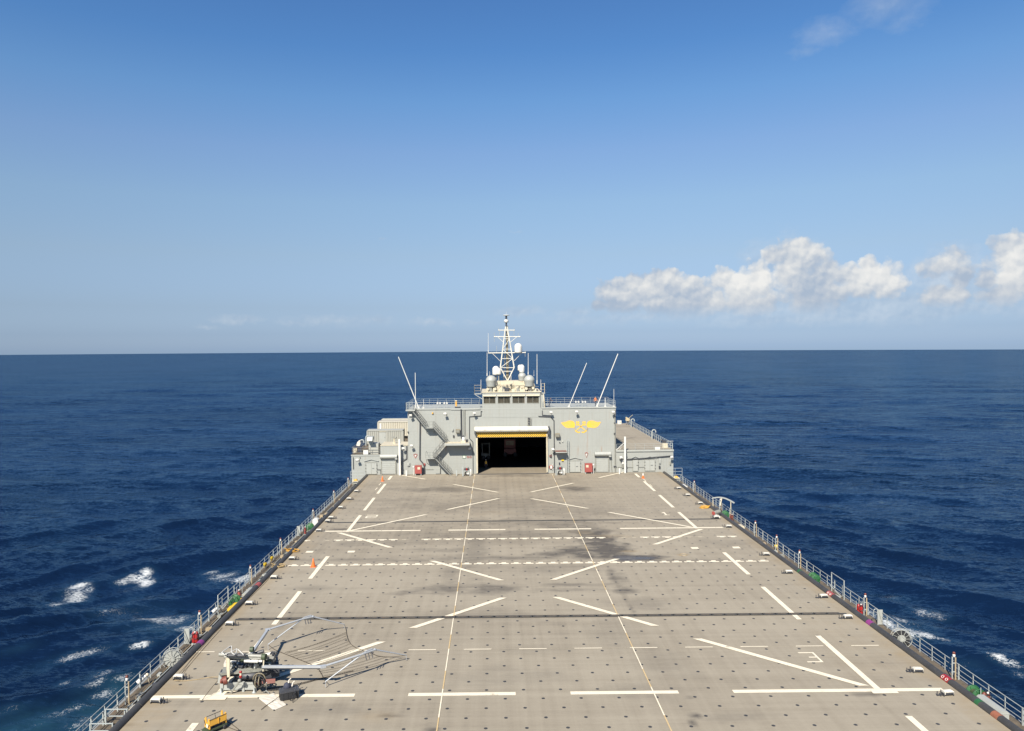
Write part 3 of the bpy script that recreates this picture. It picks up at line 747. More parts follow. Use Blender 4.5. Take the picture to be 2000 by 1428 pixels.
# lamp posts on the catwalk
LP = [(-1,680,940),(-1,652,958),(-1,611.5,995),(-1,548,1050),(-1,489,1102),(-1,389.7,1196),(-1,247.6,1318),
      (1,1356,955),(1,1407,990),(1,1475.5,1036),(1,1517,1068),(1,1561.6,1094),(1,1690,1185),(1,1863,1299)]
cnt = {-1:0, 1:0}; ordn = ['first','second','third','fourth','fifth','sixth','seventh','eighth','ninth','tenth','eleventh','twelfth']
proto = None
for s, x, y in LP:
    L = at_side(s, x, y, 1.75); cnt[s] += 1
    lab = 'twin-pipe lamp post on the %s catwalk, %s from the hangar' % (side(s), ordn[cnt[s]-1])
    if proto is None:
        proto = thing('catwalk_lamp_post', L, lab, 'lamp post', 'lamp posts along the catwalks')
        mb = MB(); mb.tube((-.11,0,0),(-.11,0,1.55),.045,8); mb.tube((.11,0,0),(.11,0,1.50),.05,8,mi=1)
        for h in (.5,1.1): mb.box(-.14,.14,-.03,.03,h,h+.05)
        mb.build('pole', [M['rail'],M['railtan']], proto)
        mb = MB(); mb.lathe((0,0,1.55),[(.07,0),(.09,.05),(.09,.16),(.05,.20)],10); mb.build('lamp_head', M['white'], proto)
        mb = MB(); mb.lathe((0,0,1.75),[(.08,0),(.10,.05),(.08,.12),(.02,.16)],10); mb.build('lamp_cap', M['rustred'], proto)
    else: copy_thing(proto, L, lab)

# low deck-edge light fixtures: a white box on a bracket with a short tail post
FL = [(-1,684.5,961),(-1,670.5,976),(-1,651.6,993),(-1,630,1013),(-1,627,1019.5),(-1,609,1038),(-1,551,1093),(-1,520,1130),(-1,465,1181),(-1,426,1221),(-1,323,1326),(-1,274,1372),
      (1,1326,955),(1,1343.7,968.5),(1,1368,984.5),(1,1399,1012),(1,1423.6,1030),(1,1496.5,1084.5),(1,1541,1119.5),(1,1609,1167),(1,1656,1207.5),(1,1792,1312),(1,1851,1357)]
cnt = {-1:0, 1:0}; protoL = {}
for s, x, y in FL:
    q = P(x, y, .05); L = Vector((min(max(q.x, DX0+.62), DX1-.62), q.y, 0)); cnt[s] += 1
    lab = 'white deck edge light on the %s side, %s from the hangar' % (side(s), ordn[cnt[s]-1])
    if s not in protoL:
        t = thing('deck_edge_light', L, lab, 'light fixture', 'low lights along the deck edges'); protoL[s] = t
        mb = MB(); mb.box(-.30,.30,-.16,.16,.14,.29); mb.prism([(-.30,-.16,.29),(.30,-.16,.29),(.25,-.06,.34),(-.25,-.06,.34)],(0,.16,0)); mb.build('lamp_housing', M['mast'], t)
        mb = MB(); mb.box(-.26,.26,-.185,-.165,.16,.26); mb.build('lens', M['dark'], t)
        mb = MB(); mb.box(-.34,-.29,-.12,.12,.003,.2); mb.box(.29,.34,-.12,.12,.003,.2); mb.box(-.34,.34,-.03,.03,.10,.14); mb.box(min(-s*.68,0),max(-s*.68,0),-.03,.05,.06,.10); mb.tube((-s*.5,-.05,.003),(-s*.5,-.05,.42),.035,6); mb.tube((-s*.68,.03,.003),(-s*.68,.03,.3),.03,6); mb.build('bracket', M['dark'], t)
    else: copy_thing(protoL[s], L, lab, rz=random.uniform(-.12,.12))

# green hose reels
for s, x, y, lab in ((-1,605,1022,'green cable reel on the left catwalk by the far drain line'),(-1,458,1157,'green cable reel on the left catwalk by the yellow litter'),
                (1,1417,1009,'green cable reel on the right catwalk beneath the curved davit'),(1,1590,1132,'green cable reel on the right catwalk beside the yellow litter'),(1,1906,1367,'green cable reel on the right catwalk nearest the camera')):
    L = at_side(s, x, y, 1.15, CZ); t = thing('cable_reel', L, lab, 'cable reel', 'green cable reels on the catwalks'); t.scale = (.74,.74,.74)
    mb = MB(); mb.lathe((0,-.42,.70),[(.30,0),(.30,.84)],20,'y'); mb.build('drum', M['olive'], t)
    for dy in (-.46,.38):
        mb = MB(); mb.lathe((0,dy,.70),[(.16,0),(.62,0),(.64,.03),(.62,.08),(.16,.08)],28,'y')
        for k in range(6):
            an = k*math.pi/3; mb.beam((.18*math.cos(an),dy-.02,.70+.18*math.sin(an)),(.58*math.cos(an),dy-.02,.70+.58*math.sin(an)),.05,.04)
        mb.torus((0,dy-.01,.70),.60,.035,'y',28); mb.build('flange', M['green'], t)
    mb = MB(); mb.tube((0,-.6,.70),(0,.6,.70),.07,10); mb.build('hub', M['dark'], t)
    for dy in (-.55,.5): mb = MB(); mb.beam((-.3,dy,0),(0,dy,.7),.07,.06); mb.beam((.3,dy,0),(0,dy,.7),.07,.06); mb.build('stand', M['green'], t)

# large spoked wheels
for s, x, y, solid, lab in ((-1,337,1283,True,'large grey spoked hose wheel with solid disc on the left catwalk'),(1,1760,1268,False,'large spoked hose wheel with dark coil on the right catwalk')):
    L = at_side(s, x, y, 1.3, CZ); t = thing('spoked_hose_reel', L, lab, 'hose reel', 'large spoked hose wheels'); R = .98; t.scale = (.70,.70,.70); t.location.z -= .1
    t.rotation_euler = (0,0,math.radians(-s*14))
    for dy in (-.28,.28):
        mb = MB(); mb.torus((0,dy,R),R,.035,'y',40,6)
        for k in range(12):
            an = k*math.pi/6+.1; mb.beam((.25*math.cos(an),dy,R+.25*math.sin(an)),(R*math.cos(an),dy,R+R*math.sin(an)),.045,.03)
        mb.build('wheel_rim', M['trim'], t)
    mb = MB(); mb.lathe((0,-.22,R),[(.62 if solid else .40,0),(.62 if solid else .40,.44)],28,'y'); mb.build('disc', M['trim'], t)
    mb = MB(); mb.lathe((0,-.18,R),[(.80,0),(.84,.05),(.80,.10),(.84,.16),(.80,.22),(.84,.30),(.80,.36)],32,'y'); mb.build('coil', M['black'] if not solid else M['trim'], t)
    mb = MB(); mb.lathe((0,-.36,R),[(.28,0),(.30,.10),(.22,.14)],16,'y')
    for k in range(8): an = k*math.pi/4; mb.ball((.2*math.cos(an),-.37,R+.2*math.sin(an)),.03,6,mi=1)
    mb.build('hub', [M['trim'],M['dark']], t)
    mb = MB(); mb.beam((-.5,.4,.02),(0,.4,R),.08,.06); mb.beam((.5,.4,.02),(0,.4,R),.08,.06); mb.build('stand', M['rail'], t)

# red extinguishers on stands
for s, x, y, m, lab in ((-1,381,1240,'red','bright red wheeled extinguisher on the left catwalk'),(-1,466.7,1146,'fired','red extinguisher on a post by the left green reel'),(-1,596,1029,'fired','red extinguisher beside the farther left green reel'),
                   (1,1428.5,1021,'rustred','dark red hydrant rack beside the farther right green reel'),(1,1679,1203,'red','bright red extinguisher on the right catwalk by the lamp post'),(1,1925,1386,'rustred','rusty red hydrant beside the near right green reel')):
    L = at_side(s, x, y, 1.25, CZ); t = thing('fire_extinguisher', L, lab, 'extinguisher', 'fire equipment on the catwalks')
    mb = MB()
    for dx in ((-.10,.12) if m != 'fired' else (0,)): mb.lathe((dx,0,.12),[(.04,0),(.13,.04),(.14,.1),(.14,.72),(.10,.84),(.04,.90)],12)
    mb.build('cylinder', M[m], t)
    mb = MB(); mb.tube((0,0,1.0),(0,0,1.12),.04,8); mb.torus((.05,-.16,.7),.22,.025,'y',16); mb.build('hose', M['black'], t)
    mb = MB(); mb.box(-.25,.27,-.14,.14,0,.10); mb.tube((-.24,.1,0),(-.24,.1,1.25),.025,6); mb.tube((.26,.1,0),(.26,.1,1.25),.025,6); mb.build('cradle', M['rail'], t)
    mb = MB(); mb.ball((.05,-.12,1.02),.07,8); mb.build('gauge', M['white'], t)

# yellow rescue litters
for s, p0, p1, lab in ((-1,(447,1182),(464,1163),'long yellow rescue litter lying on the left catwalk'),(1,(1614,1152),(1634,1170),'long yellow rescue litter lying on the right catwalk')):
    A = at_side(s, *p0, .35 if s > 0 else .75, -.55 if s > 0 else CZ+.3); B = at_side(s, *p1, .35 if s > 0 else .75, -.55 if s > 0 else CZ+.3)
    mid = (A+B)/2; Lh = (B-A).length/2; an = math.atan2((B-A).x, (B-A).y)
    t = thing('rescue_litter', mid, lab, 'litter', 'yellow rescue litters', rz=-an)
    pr = []
    for i in range(13):
        u = -1+i/6; w = .30*math.sqrt(max(0,1-abs(u)**4))+.02; pr.append((u*Lh, w))
    mb = MB()
    for (y0,w0),(y1,w1) in zip(pr[:-1],pr[1:]):
        mb.add([(-w0,y0,.2),(-w0*.6,y0,.02),(w0*.6,y0,.02),(w0,y0,.2),(-w1,y1,.2),(-w1*.6,y1,.02),(w1*.6,y1,.02),(w1,y1,.2)],[(0,1,5,4),(1,2,6,5),(2,3,7,6),(0,4,7,3)])
    mb.build('shell', M['yellow'], t)
    mb = MB(); mb.tube((0,Lh-.05,.12),(.12,Lh+.5,.2),.05,8); mb.ball((.16,Lh+.62,.22),.16,8); mb.build('strap_bundle', M['cart'], t)

def thing1(name, mb, mat, L, label, cat, group=None, rz=0):
    o = mb.build(name, mat); o.location = L; o.rotation_euler = (0,0,rz); return tag(o, label, cat, group)
# upright white plates with hooked handle (ladder gates)
for s, x, y, lab in ((-1,365,1246,'pale grey ladder gate plate on the left catwalk by the hose wheel'),(1,1719,1231,'pale grey ladder gate plate on the right catwalk by the hose wheel'),(-1,583,1036,'small cross-braced gate plate on the left catwalk past the green reel')):
    t = thing('ladder_gate', at_side(s,x,y,1.9,CZ), lab, 'gate', 'ladder gate plates on the catwalks')
    mb = MB(); mb.box(-.19,.19,-.03,.03,.05,1.25); mb.beam((-.17,-.04,1.2),(.17,-.04,.1),.03,.02,mi=1); mb.build('plate', [M['trim'],M['machine']], t)
    mb = MB(); mb.torus((-s*.36,0,1.15),.17,.03,'y',12,6,a0=0,a1=math.pi); mb.tube((-s*.53,0,1.15),(-s*.53,0,.7),.03,6); mb.tube((-s*.19,0,1.15),(-s*.19,0,0),.03,6); mb.build('handle', M['rail'], t)
# lockers and boxes
for s, x, y, w, d, h, off, m, lab in ((-1,484,1138,.5,1.6,.75,.55,'trim','long grey locker on the left catwalk beside the red extinguisher'),(1,1938,1400,.55,2.1,.95,.7,'trim','long pale grey locker on the right catwalk nearest the camera'),
        (-1,617,1010,.7,.8,1.0,.9,'white','white box cabinet on the left catwalk beside the far green reel'),(-1,481,1147,.4,.5,.6,.5,'cream','cream motor casing next to the long grey left locker'),(1,1447,1028,.6,.9,.7,.8,'cream','cream winch box on the right catwalk past the dark red hydrant'),
        (1,1335,948,.8,1.6,.5,.9,'white','flat white boat-shaped cover on the right catwalk near the hangar'),(-1,303,1315,.5,.7,.5,.5,'white','white vent cowl on the left catwalk below the hose wheel'),(-1,264,1348,.6,.6,.45,.55,'canvas','white canvas bundle on the left catwalk beyond the near post'),(1,1605,1145,.5,1.1,.5,.55,'trim','low rounded grey casing beside the middle green reel'),(1,1858,1336,.4,.4,.5,.5,'white','white dome lamp on the right catwalk by the red band')):
    mb = MB(); mb.box(-w/2,w/2,-d/2,d/2,.05,h); mb.prism([(-w/2,-d/2,h),(w/2,-d/2,h),(w*.3,-d/2,h+.10),(-w*.3,-d/2,h+.10)],(0,d,0)); mb.box(-w/2-.02,w/2+.02,-d/2-.02,d/2+.02,h-.09,h-.05)
    thing1('catwalk_locker', mb, M[m], at_side(s,x,y,off,CZ), lab, 'locker', 'lockers and casings on the catwalks')
# yellow-cased floats lashed to the rail
for s, x, y, lab in ((-1,517,1104,'yellow float lashed to the left rail, nearer of two pairs'),(-1,530,1090,'yellow float pair lashed to the left rail beyond the nearer pair'),(1,1517,1078,'yellow float hung on the right rail post')):
    mb = MB(); mb.ball((0,0,.5),.16,8,sz=1.3); mb.ball((0,.35,.45),.14,8,sz=1.2); mb.tube((0,-.2,.25),(0,.5,.25),.05,6)
    thing1('rail_float', mb, M['yellow'], at_side(s,x,y,1.9,CZ), lab, 'float', 'yellow floats on the rails')
# horn-shaped floodlights leaning out of the left rail
for s, x, y, lab in ((-1,282,1322,'white cone floodlight on the left rail near the hose wheel'),(-1,425,1179,'white cone floodlight on the left rail near the yellow litter')):
    t = thing('cone_floodlight', at_side(s,x,y,1.9,CZ+.25), lab, 'floodlight', 'cone floodlights on the rail', rz=.4)
    mb = MB(); mb.tube((-.42,-.1,.05),(.10,0,.42),.17,12,r2=.10); mb.build('shade', M['white'], t)
    mb = MB(); mb.ball((.18,.02,.46),.12,8); mb.tube((.18,.02,.46),(.3,.1,-.25),.03,6); mb.build('arm', M['cream'], t)
# curved davit with roller beside the far right reel
L = at_side(1,1408,1000,1.0,0); t = thing('curved_davit', L, 'pale curved davit arching over the right catwalk', 'davit')
mb = MB(); pts = [Vector((-1.0+.28*i, .55-.16*i, .95+.55*math.sin(math.pi*(.12+.8*i/9))-.035*i)) for i in range(10)]
for a,b in zip(pts[:-1],pts[1:]): mb.beam(a,b,.30,.12)
mb.build('arch', M['trim'], t)
mb = MB(); mb.beam((.1,-.1,1.3),(-.25,-.5,.35),.12,.1); mb.tube((-.9,.5,.95),(-.9,.5,-1.0),.06,8); mb.tube((1.1,-.7,1.0),(1.1,-.7,-1.0),.06,8); mb.build('strut', M['cream'], t)
L = P(1399,1006,.3); L.z = 0; t = thing('hose_roller', L, 'grey roller with faded red end cap at the right deck edge', 'roller')
mb = MB(); mb.tube((-.35,-.1,.55),(.55,.55,.62),.26,16); mb.build('roller_drum', M['machine'], t)
mb = MB(); mb.tube((-.42,-.15,.55),(-.34,-.09,.55),.24,16); mb.tube((-.46,-.18,.55),(-.42,-.15,.55),.10,10); mb.build('end_cap', M['fired'], t)
mb = MB(); mb.tube((-.2,-.35,.22),(-.05,-.25,.22),.20,14); mb.box(-.3,.4,-.3,.5,.0,.2); mb.build('wheel', M['white'], t)
# cross-braced brackets inside the rails by the litters
for s, x, y, lab in ((-1,436,1172,'white X-braced bracket frame on the left rail by the litter'),(1,1636,1160,'white X-braced bracket frame on the right rail by the litter')):
    L = at_side(s,x,y,1.8,CZ); t = thing('bracket_frame', L, lab, 'bracket frame', 'X-braced frames on the rails')
    mb = MB(); mb.beam((0,-.7,.1),(-s*.6,.7,.95),.05,.05); mb.beam((0,.7,.1),(-s*.6,-.7,.95),.05,.05); mb.beam((-s*.6,-.7,.95),(-s*.6,.7,.95),.05,.05); mb.build('brace', M['rail'], t)
    mb = MB()
    for yy in (-1.2,1.2): mb.beam((0,yy,0),(0,yy,1.75),.07,.07)
    mb.beam((0,-1.2,1.72),(0,1.2,1.72),.05,.05); mb.build('tall_post', M['rail'], t)
# extra tall rail section near the bottom left, with a small steel platform
for s, x, y, lab in ((-1,243,1350,'rusty steel access platform on the left catwalk'),(-1,215,1385,'low grey inner handrail at the near left catwalk')):
    L = at_side(s,x,y,.8,CZ); t = thing('access_platform', L, lab, 'platform', 'platforms on the left catwalk')
    mb = MB(); mb.box(-.8,.5,-.7,.7,.25,.31)
    for px_, py_ in ((-.8,-.7),(.5,-.7),(-.8,.7),(.5,.7)): mb.beam((px_,py_,0),(px_,py_,1.15),.07,.07)
    for h in (.7,1.12): mb.beam((-.8,-.7,h),(.5,-.7,h),.05,.05); mb.beam((-.8,-.7,h),(-.8,.7,h),.05,.05)
    mb.m = [0]*6+[1]*(len(mb.m)-6); mb.build('platform_frame', [M['catwalk'],M['rail']], t)
# ends of the catwalks by the wings: small yellow-topped winch platforms
for s, x, y in ((-1,693,934),(1,1309,930)):
    L = at_side(s,x,y,1.2,CZ); L.y = YW-3.4; t = thing('winch_stand', L, 'yellow-topped winch on a stand at the %s corner of the deckhouse' % side(s), 'winch', 'yellow topped winches')
    mb = MB(); mb.box(-.28,.28,-.3,.3,.75,.86); mb.lathe((0,0,.86),[(.26,0),(.26,.08),(.1,.14)],14); mb.build('winch_top', M['cart'], t); mb = MB(); mb.box(-.5,.5,-.5,.5,.62,.74); mb.lathe((-.35,-.2,.74),[(.12,0),(.12,.3)],10); mb.build('winch_bed', M['cream'], t)
    mb = MB(); [mb.beam((a,b,0),(a,b,.75),.09,.09) for a in (-.4,.4) for b in (-.4,.4)]; mb.box(-.3,.3,-.3,.3,.25,.6); mb.build('stand', M['trim'], t)
    mb = MB()
    for h in (1.0,1.55,2.1): mb.beam((-1.1,1.2,h),(1.3,1.2,h),.05,.05)
    for q in (-1.1,.1,1.3): mb.beam((q,1.2,0),(q,1.2,2.1),.05,.05)
    mb.build('guard_rail', M['rail'], t)
# yellow hose puddles on the deck
for x, y, s, lab in ((571,1077,-1,'yellow hose coil spilling over the left deck edge'),(1375,992,1,'yellow hose coil spilling over the right deck edge'),(546,1107,-1,'tan rope coil at the left deck edge')):
    q = P(x,y); mb = MB(); rr = random.Random(int(x))
    for k in range(5): mb.torus((rr.uniform(-.25,.25), rr.uniform(-.15,.15), .05+.03*k), rr.uniform(.28,.55), .04, 'z', 20, 5)
    mb.path([(0,.3,.06),(s*.5,.35,.05),(s*.9,.2,.3)], .04)
    thing1('hose_coil', mb, M['cart'] if s > 0 or x > 560 else M['tanrope'], Vector((q.x,q.y,0)), lab, 'hose', 'coils at the deck edges')
mb = MB(); mb.lathe((0,0,0),[(.30,0),(.36,.08),(.30,.22),(.1,.28)],14); q = P(570,1072); thing1('deck_cap', mb, M['dark'], Vector((q.x+.1,q.y,0)), 'dark round cap beside the yellow hose coil', 'round_cap')  # plain low round cap on the deck
q = P(1335,1084); mb = MB(); mb.torus((0,0,.02),.34,.035,'z',24,5); mb.lathe((0,0,.003),[(.26,0),(.24,.02),(.05,.03)],16,mi=1)
thing1('deck_hatch_ring', mb, [M['railtan'],M['deck']], Vector((q.x,q.y,0)), 'rusty round hatch ring set in the deck', 'hatch')
# traffic cones
for x, y, m2, lab in ((747,940,'orange','orange cone near the wall at the left'),(612,1107,'orange','orange cone on the tick-marked line at the left'),(1256,934,'white','orange cone with white top near the wall at the right')):
    q = P(x,y); t = thing('traffic_cone', (q.x,q.y,0), lab, 'traffic cone', 'traffic cones')
    S = 1.0
    mb = MB(); mb.lathe((0,0,.03),[(.20*S,0),(.12*S,.42*S)],16); mb.box(-.26*S,.26*S,-.26*S,.26*S,.003,.04); mb.build('cone_body', M['orange'], t)
    mb = MB(); mb.lathe((0,0,.03),[(.12*S,.42*S),(.045*S,.80*S),(.02,.82*S)],16); mb.build('cone_tip', M[m2], t)
# ------------------------------------------------------------------ deckhouse
def WX(x, y=870): return PY(x, y, YW).x
def WZ(y, x=964): return PY(x, y, YW).z
def wall(x, y): q = PY(x, y, YW); return q.x, q.z
def wbox(mb, x0, y0, x1, y1, d0, d1, mi=0):        # photo rectangle on the wall plane, from d0 to d1 metres in front of it
    xm, ym = (x0+x1)/2, (y0+y1)/2
    a = wall(x0, ym)[0]; b = wall(x1, ym)[0]; c = wall(xm, y1)[1]; d = wall(xm, y0)[1]
    return mb.box(a, b, YW-d1, YW-d0, c, d, mi)
HX0, HX1 = WX(797), WX(1203)
HT = 11.15
OX0, OX1, OZ = WX(933), WX(1067), WZ(843)
house = thing('ship_deckhouse', ((HX0+HX1)/2, YW+6, 0), 'large pale grey ship deckhouse with an open hangar door at the end of the deck', 'deckhouse')
hp = Part(house)
mb = MB(); T = .35
mb.box(HX0, OX0, YW, YW+T, .0, HT); mb.box(OX1, HX1, YW, YW+T, .0, HT); mb.box(OX0, OX1, YW, YW+T, OZ, HT)
mb.box(HX0, HX0+T, YW+T, YW+9.3, -.2, HT-1e-3); mb.box(HX1-T, HX1, YW+T, YW+9.3, -.2, HT-1e-3); mb.box(HX0+T, HX1-T, YW+9.0, YW+9.3, 8.0, HT-1e-3); mb.box(HX0, HX0+T, YW+9.3, YW+46, -.2, 7.9); mb.box(HX1-T, HX1, YW+9.3, YW+46, -.2, 7.9)
hp(mb, 'wall', M['house'])
mb = MB(); mb.box(HX0-.02, HX1+.02, YW-.05, YW+9.35, HT, HT+.12); hp(mb, 'roof', M['trim']); mb = MB(); mb.box(HX0, HX1, YW+9.36, YW+46, 7.9, 8.0); hp(mb, 'hangar_roof', M['trim'])
mb = MB(); mb.box(HX0-.05, WX(938), YW-.12, YW-.055, HT-.02, HT+.20); mb.box(WX(1059), HX1+.05, YW-.12, YW-.055, HT-.02, HT+.20); hp(mb, 'roof_edge', M['trim'])
mb = MB()   # weld seams and knee lines on the plating
for y in (916,): wbox(mb, 884, y, 905, y+.7, 0, .02); wbox(mb, 830, y, 860, y+.7, 0, .02)
for x in (858, 1153, 1022, 986): wbox(mb, x, 806, x+.35, 838 if 930 < x < 1060 else 850, 0, .012)
hp(mb, 'plate_seam', M['trim'])
# hangar interior
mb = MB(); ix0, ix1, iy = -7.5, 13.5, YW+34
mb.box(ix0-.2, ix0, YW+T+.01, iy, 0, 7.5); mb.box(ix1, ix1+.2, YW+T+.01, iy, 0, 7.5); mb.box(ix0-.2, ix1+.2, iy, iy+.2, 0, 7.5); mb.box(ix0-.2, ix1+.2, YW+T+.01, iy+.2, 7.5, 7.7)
mb.box(ix0, ix1, YW+6.51, iy, -.02, -.004)  # floor past the sunlit strip, its shade given as colour
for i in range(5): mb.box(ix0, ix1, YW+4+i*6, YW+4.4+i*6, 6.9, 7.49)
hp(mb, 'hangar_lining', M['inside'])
# door jambs, curtain and roller housing
mb = MB(); wbox(mb, 930.5, 848, 933, 924, .0, .30); wbox(mb, 1067, 846, 1069.5, 922, .0, .30); hp(mb, 'door_jamb', M['cream'])
mb = MB(); mb.box(OX0-.25, OX1+.25, YW-.28, YW-.20, WZ(853.5), WZ(843)); hp(mb, 'door_curtain', M['stripes'])
mb = MB(); mb.box(OX0-.25, OX1+.25, YW-.34, YW-.281, WZ(847.5), WZ(847.6)); mb.box(OX0-.28, OX1+.28, YW-.36, YW-.18, WZ(854.2), WZ(853.5)); hp(mb, 'curtain_rib', M['dark'])
mb = MB(); zc = WZ(838.3); mb.tube((WX(927.5),YW-.48,zc),(WX(1070.5),YW-.48,zc), .50, 24); hp(mb, 'roller_housing', M['mast'])
mb = MB(); mb.box(WX(927), WX(930), YW-1.0, YW-.02, zc-.75, zc-.2); mb.box(WX(1069), WX(1073), YW-.9, YW-.02, zc-.9, zc+.45); hp(mb, 'roller_bracket', M['dark'])
mb = MB(); mb.box(OX0-.4, OX1+.4, YW-.9, YW-.5, .004, .05); hp(mb, 'door_sill', M['dark'])
# bridge tower
BX0, BX1 = WX(942,780), WX(1055.5,780)
BT = WZ(766.5, 998)
mb = MB(); d = .0
zb, zs, zt = HT+.12, WZ(788.5, 998), WZ(774.5, 998)
mb.box(BX0, BX1, YW-.03, YW+9, zb-1.6, zs); mb.box(BX0, BX1, YW-.03, YW+9, zt, BT)
wx = [(944,968),(972,996.6),(1000.4,1025),(1028.6,1053)]
edges = [WX(942,780)]+[WX(v,780) for w in wx for v in w]+[WX(1055.5,780)]
for i in range(0, len(edges), 2): mb.box(edges[i], edges[i+1], YW-.03, YW+.5, zs, zt)
mb.box(BX0, BX0+.3, YW+.5, YW+9, zs, zt); mb.box(BX1-.3, BX1, YW+.5, YW+9, zs, zt); mb.box(BX0+.3, BX1-.3, YW+8.7, YW+9, zs, zt)
hp(mb, 'bridge_tower', M['house'])
for a, b in wx:
    A, B = WX(a,780), WX(b,780)
    mb = MB(); mb.box(A+.08, B-.08, YW+.12, YW+.16, zs+.10, zt-.06); w = hp(mb, 'window', M['glass'])
    mb = MB(); mb.box(A, A+.08, YW-.06, YW+.2, zs, zt); mb.box(B-.08, B, YW-.06, YW+.2, zs, zt); mb.box(A+.08, B-.08, YW-.06, YW+.2, zs, zs+.10); mb.box((A+B)/2-.025, (A+B)/2+.025, YW-.02, YW+.11, zs+.10, zt-.06)
    hp(mb, 'window_frame', M['machine'], w)
    mb = MB(); mb.prism([(A-.05, YW-.045, zt+.30), (A-.05, YW-.30, zt+.14), (A-.05, YW-.30, zt+.07), (A-.05, YW-.045, zt+.08)], (B-A+.1, 0, 0)); hp(mb, 'window_visor', M['cream'], w)
# upper works: cream top deck with clutter
top = BT
mb = MB(); mb.box(BX0-.12, BX1+.12, YW-.15, YW+9.2, top, top+.14); hp(mb, 'bridge_roof', M['cream'])
rr = random.Random(3)
mb = MB()
ux0, ux1 = WX(951,755), WX(1046,755)
mb.box(ux0, ux1, YW+1.2, YW+6, top+.14, top+1.15)
mb.box(WX(971,750), WX(1028,750), YW+1.6, YW+6, top+1.15, top+1.85)
for i in range(26):
    x = rr.uniform(ux0, ux1); w = rr.uniform(.15,.6); h = rr.uniform(.2,.9)
    mb.box(x, x+w, YW+rr.uniform(.2,.6), YW+rr.uniform(.7,1.25), top+.14, top+.14+h, rr.choice((0,0,0,1,2)))
for i in range(22):
    x = rr.uniform(ux0, ux1); z0 = top+.14; h = rr.uniform(.5,1.9); mb.tube((x, YW+rr.uniform(.3,1.1), z0), (x, YW+.9, z0+h), rr.uniform(.02,.05), 6, mi=rr.choice((0,0,1)))
for i in range(14):
    x = rr.uniform(ux0, ux1-1); z = top+rr.uniform(.4,1.7); mb.tube((x, YW+.95, z), (x+rr.uniform(.6,2.2), YW+.95, z+rr.uniform(-.05,.05)), .03, 6, mi=rr.choice((0,1)))
for i in range(18): mb.ball((rr.uniform(ux0, ux1), YW+rr.uniform(.3,1.0), top+rr.uniform(.3,1.6)), rr.uniform(.06,.16), 8, mi=rr.choice((0,1,2)))
hp(mb, 'top_machinery', [M['cream'], M['machine'], M['dark']])
for x, y in ((952.5,760),(967,760),(1028,759),(1041,758)):   # searchlights
    q = PY(x, y, YW+.1); mb = MB(); mb.tube((q.x,q.y+.3,q.z),(q.x,q.y-.05,q.z),.20,12,r2=.24); mb.tube((q.x,q.y+.15,q.z),(q.x,q.y+.15,top+.14),.05,6); hp(mb, 'searchlight', M['cream'])
def railing(mb, pts, h=1.05, n=3, step=1.4, r=.022):
    for A, B in zip(pts[:-1], pts[1:]):
        A = Vector(A); B = Vector(B); L = (B-A).length; k = max(1, round(L/step))
        for i in range(k+1): q = A.lerp(B, i/k); mb.tube(q, q+Vector((0,0,h)), r*1.25, 6)
        for j in range(1, n+1): mb.tube(A+Vector((0,0,h*j/n)), B+Vector((0,0,h*j/n)), r, 6)
# side platforms of the bridge
lx = WX(926,768); pz = PY(934,769,YW).z
mb = MB(); mb.box(lx, BX0-.125, YW+.1, YW+1.5, pz-.12, pz); mb.beam((lx+.1,YW+.2,pz-.12),(BX0,YW+.2,pz-.95),.10,.10); hp(mb, 'platform', M['trim'])
mb = MB(); railing(mb, [(BX0-.2,YW+.1,pz),(lx+.05,YW+.1,pz),(lx+.05,YW+1.4,pz)], 1.45, 3, .8); hp(mb, 'platform_railing', M['cream'])
rx = WX(1065,768); mb = MB(); mb.box(BX1+.125, rx, YW+.1, YW+1.5, pz-.1, pz+.02); mb.box(BX1+.02, BX1+.6, YW+.3, YW+1.2, HT+.13, pz-.1); hp(mb, 'platform', M['trim'])
mb = MB(); railing(mb, [(BX1+.2,YW+.1,pz+.02),(rx-.05,YW+.1,pz+.02),(rx-.05,YW+1.4,pz+.02)], 1.6, 3, .8); mb.beam((rx-.3,YW+.2,pz),(rx-.1,YW+.2,HT+.2),.14,.12); hp(mb, 'platform_railing', M['cream'])
# tripod lattice mast
YM = YW+5.0
def z3(x, y, Y=YM): return PY(900+x/7.14, 600+y/7.14, Y)
mast = thing('lattice_mast', (z3(650,1020).x, YM, top+1.85), 'tapering white lattice mast with yards and radar above the bridge', 'mast'); mp = Part(mast)
mb = MB()
tl, tr_, bk = z3(625,270), z3(648,270), z3(640,270)+Vector((0,.5,0))
bl, br = z3(552,845), z3(745,845); bb = z3(648,845)+Vector((0,1.8,0))
for a, b in ((tl,bl),(tr_,br),(bk,bb)): mb.tube(a, b, .10, 8, r2=.13)
for f in (.30,.55,.78,1.0):
    A, B, Cc = tl.lerp(bl,f), tr_.lerp(br,f), bk.lerp(bb,f); mb.tube(A,B,.06,6); mb.tube(B,Cc,.05,6); mb.tube(A,Cc,.05,6)
fr_ = [0,.30,.55,.78,1.0]
for i in range(4):
    A, B = tl.lerp(bl,fr_[i]), tr_.lerp(br,fr_[i]); C2, D2 = tl.lerp(bl,fr_[i+1]), tr_.lerp(br,fr_[i+1])
    if i % 2: mb.tube(B, C2, .06, 6)
    else: mb.tube(A, D2, .06, 6)
base = z3(652,1030)
for a in (bl, br, bb): mb.tube(a, base+Vector((0,(a.y-YM)*.3,0)), .10, 8)
mb.tube(z3(590,895), z3(715,895), .07, 6); mb.tube(z3(600,910),z3(600,1040),.05,6); mb.tube(z3(700,910),z3(700,1040),.05,6)
mp(mb, 'lattice', M['mast'])
mb = MB(); mb.tube(z3(645,260)+Vector((0,.6,0)), z3(648,1020)+Vector((0,.6,0)), .20, 10)
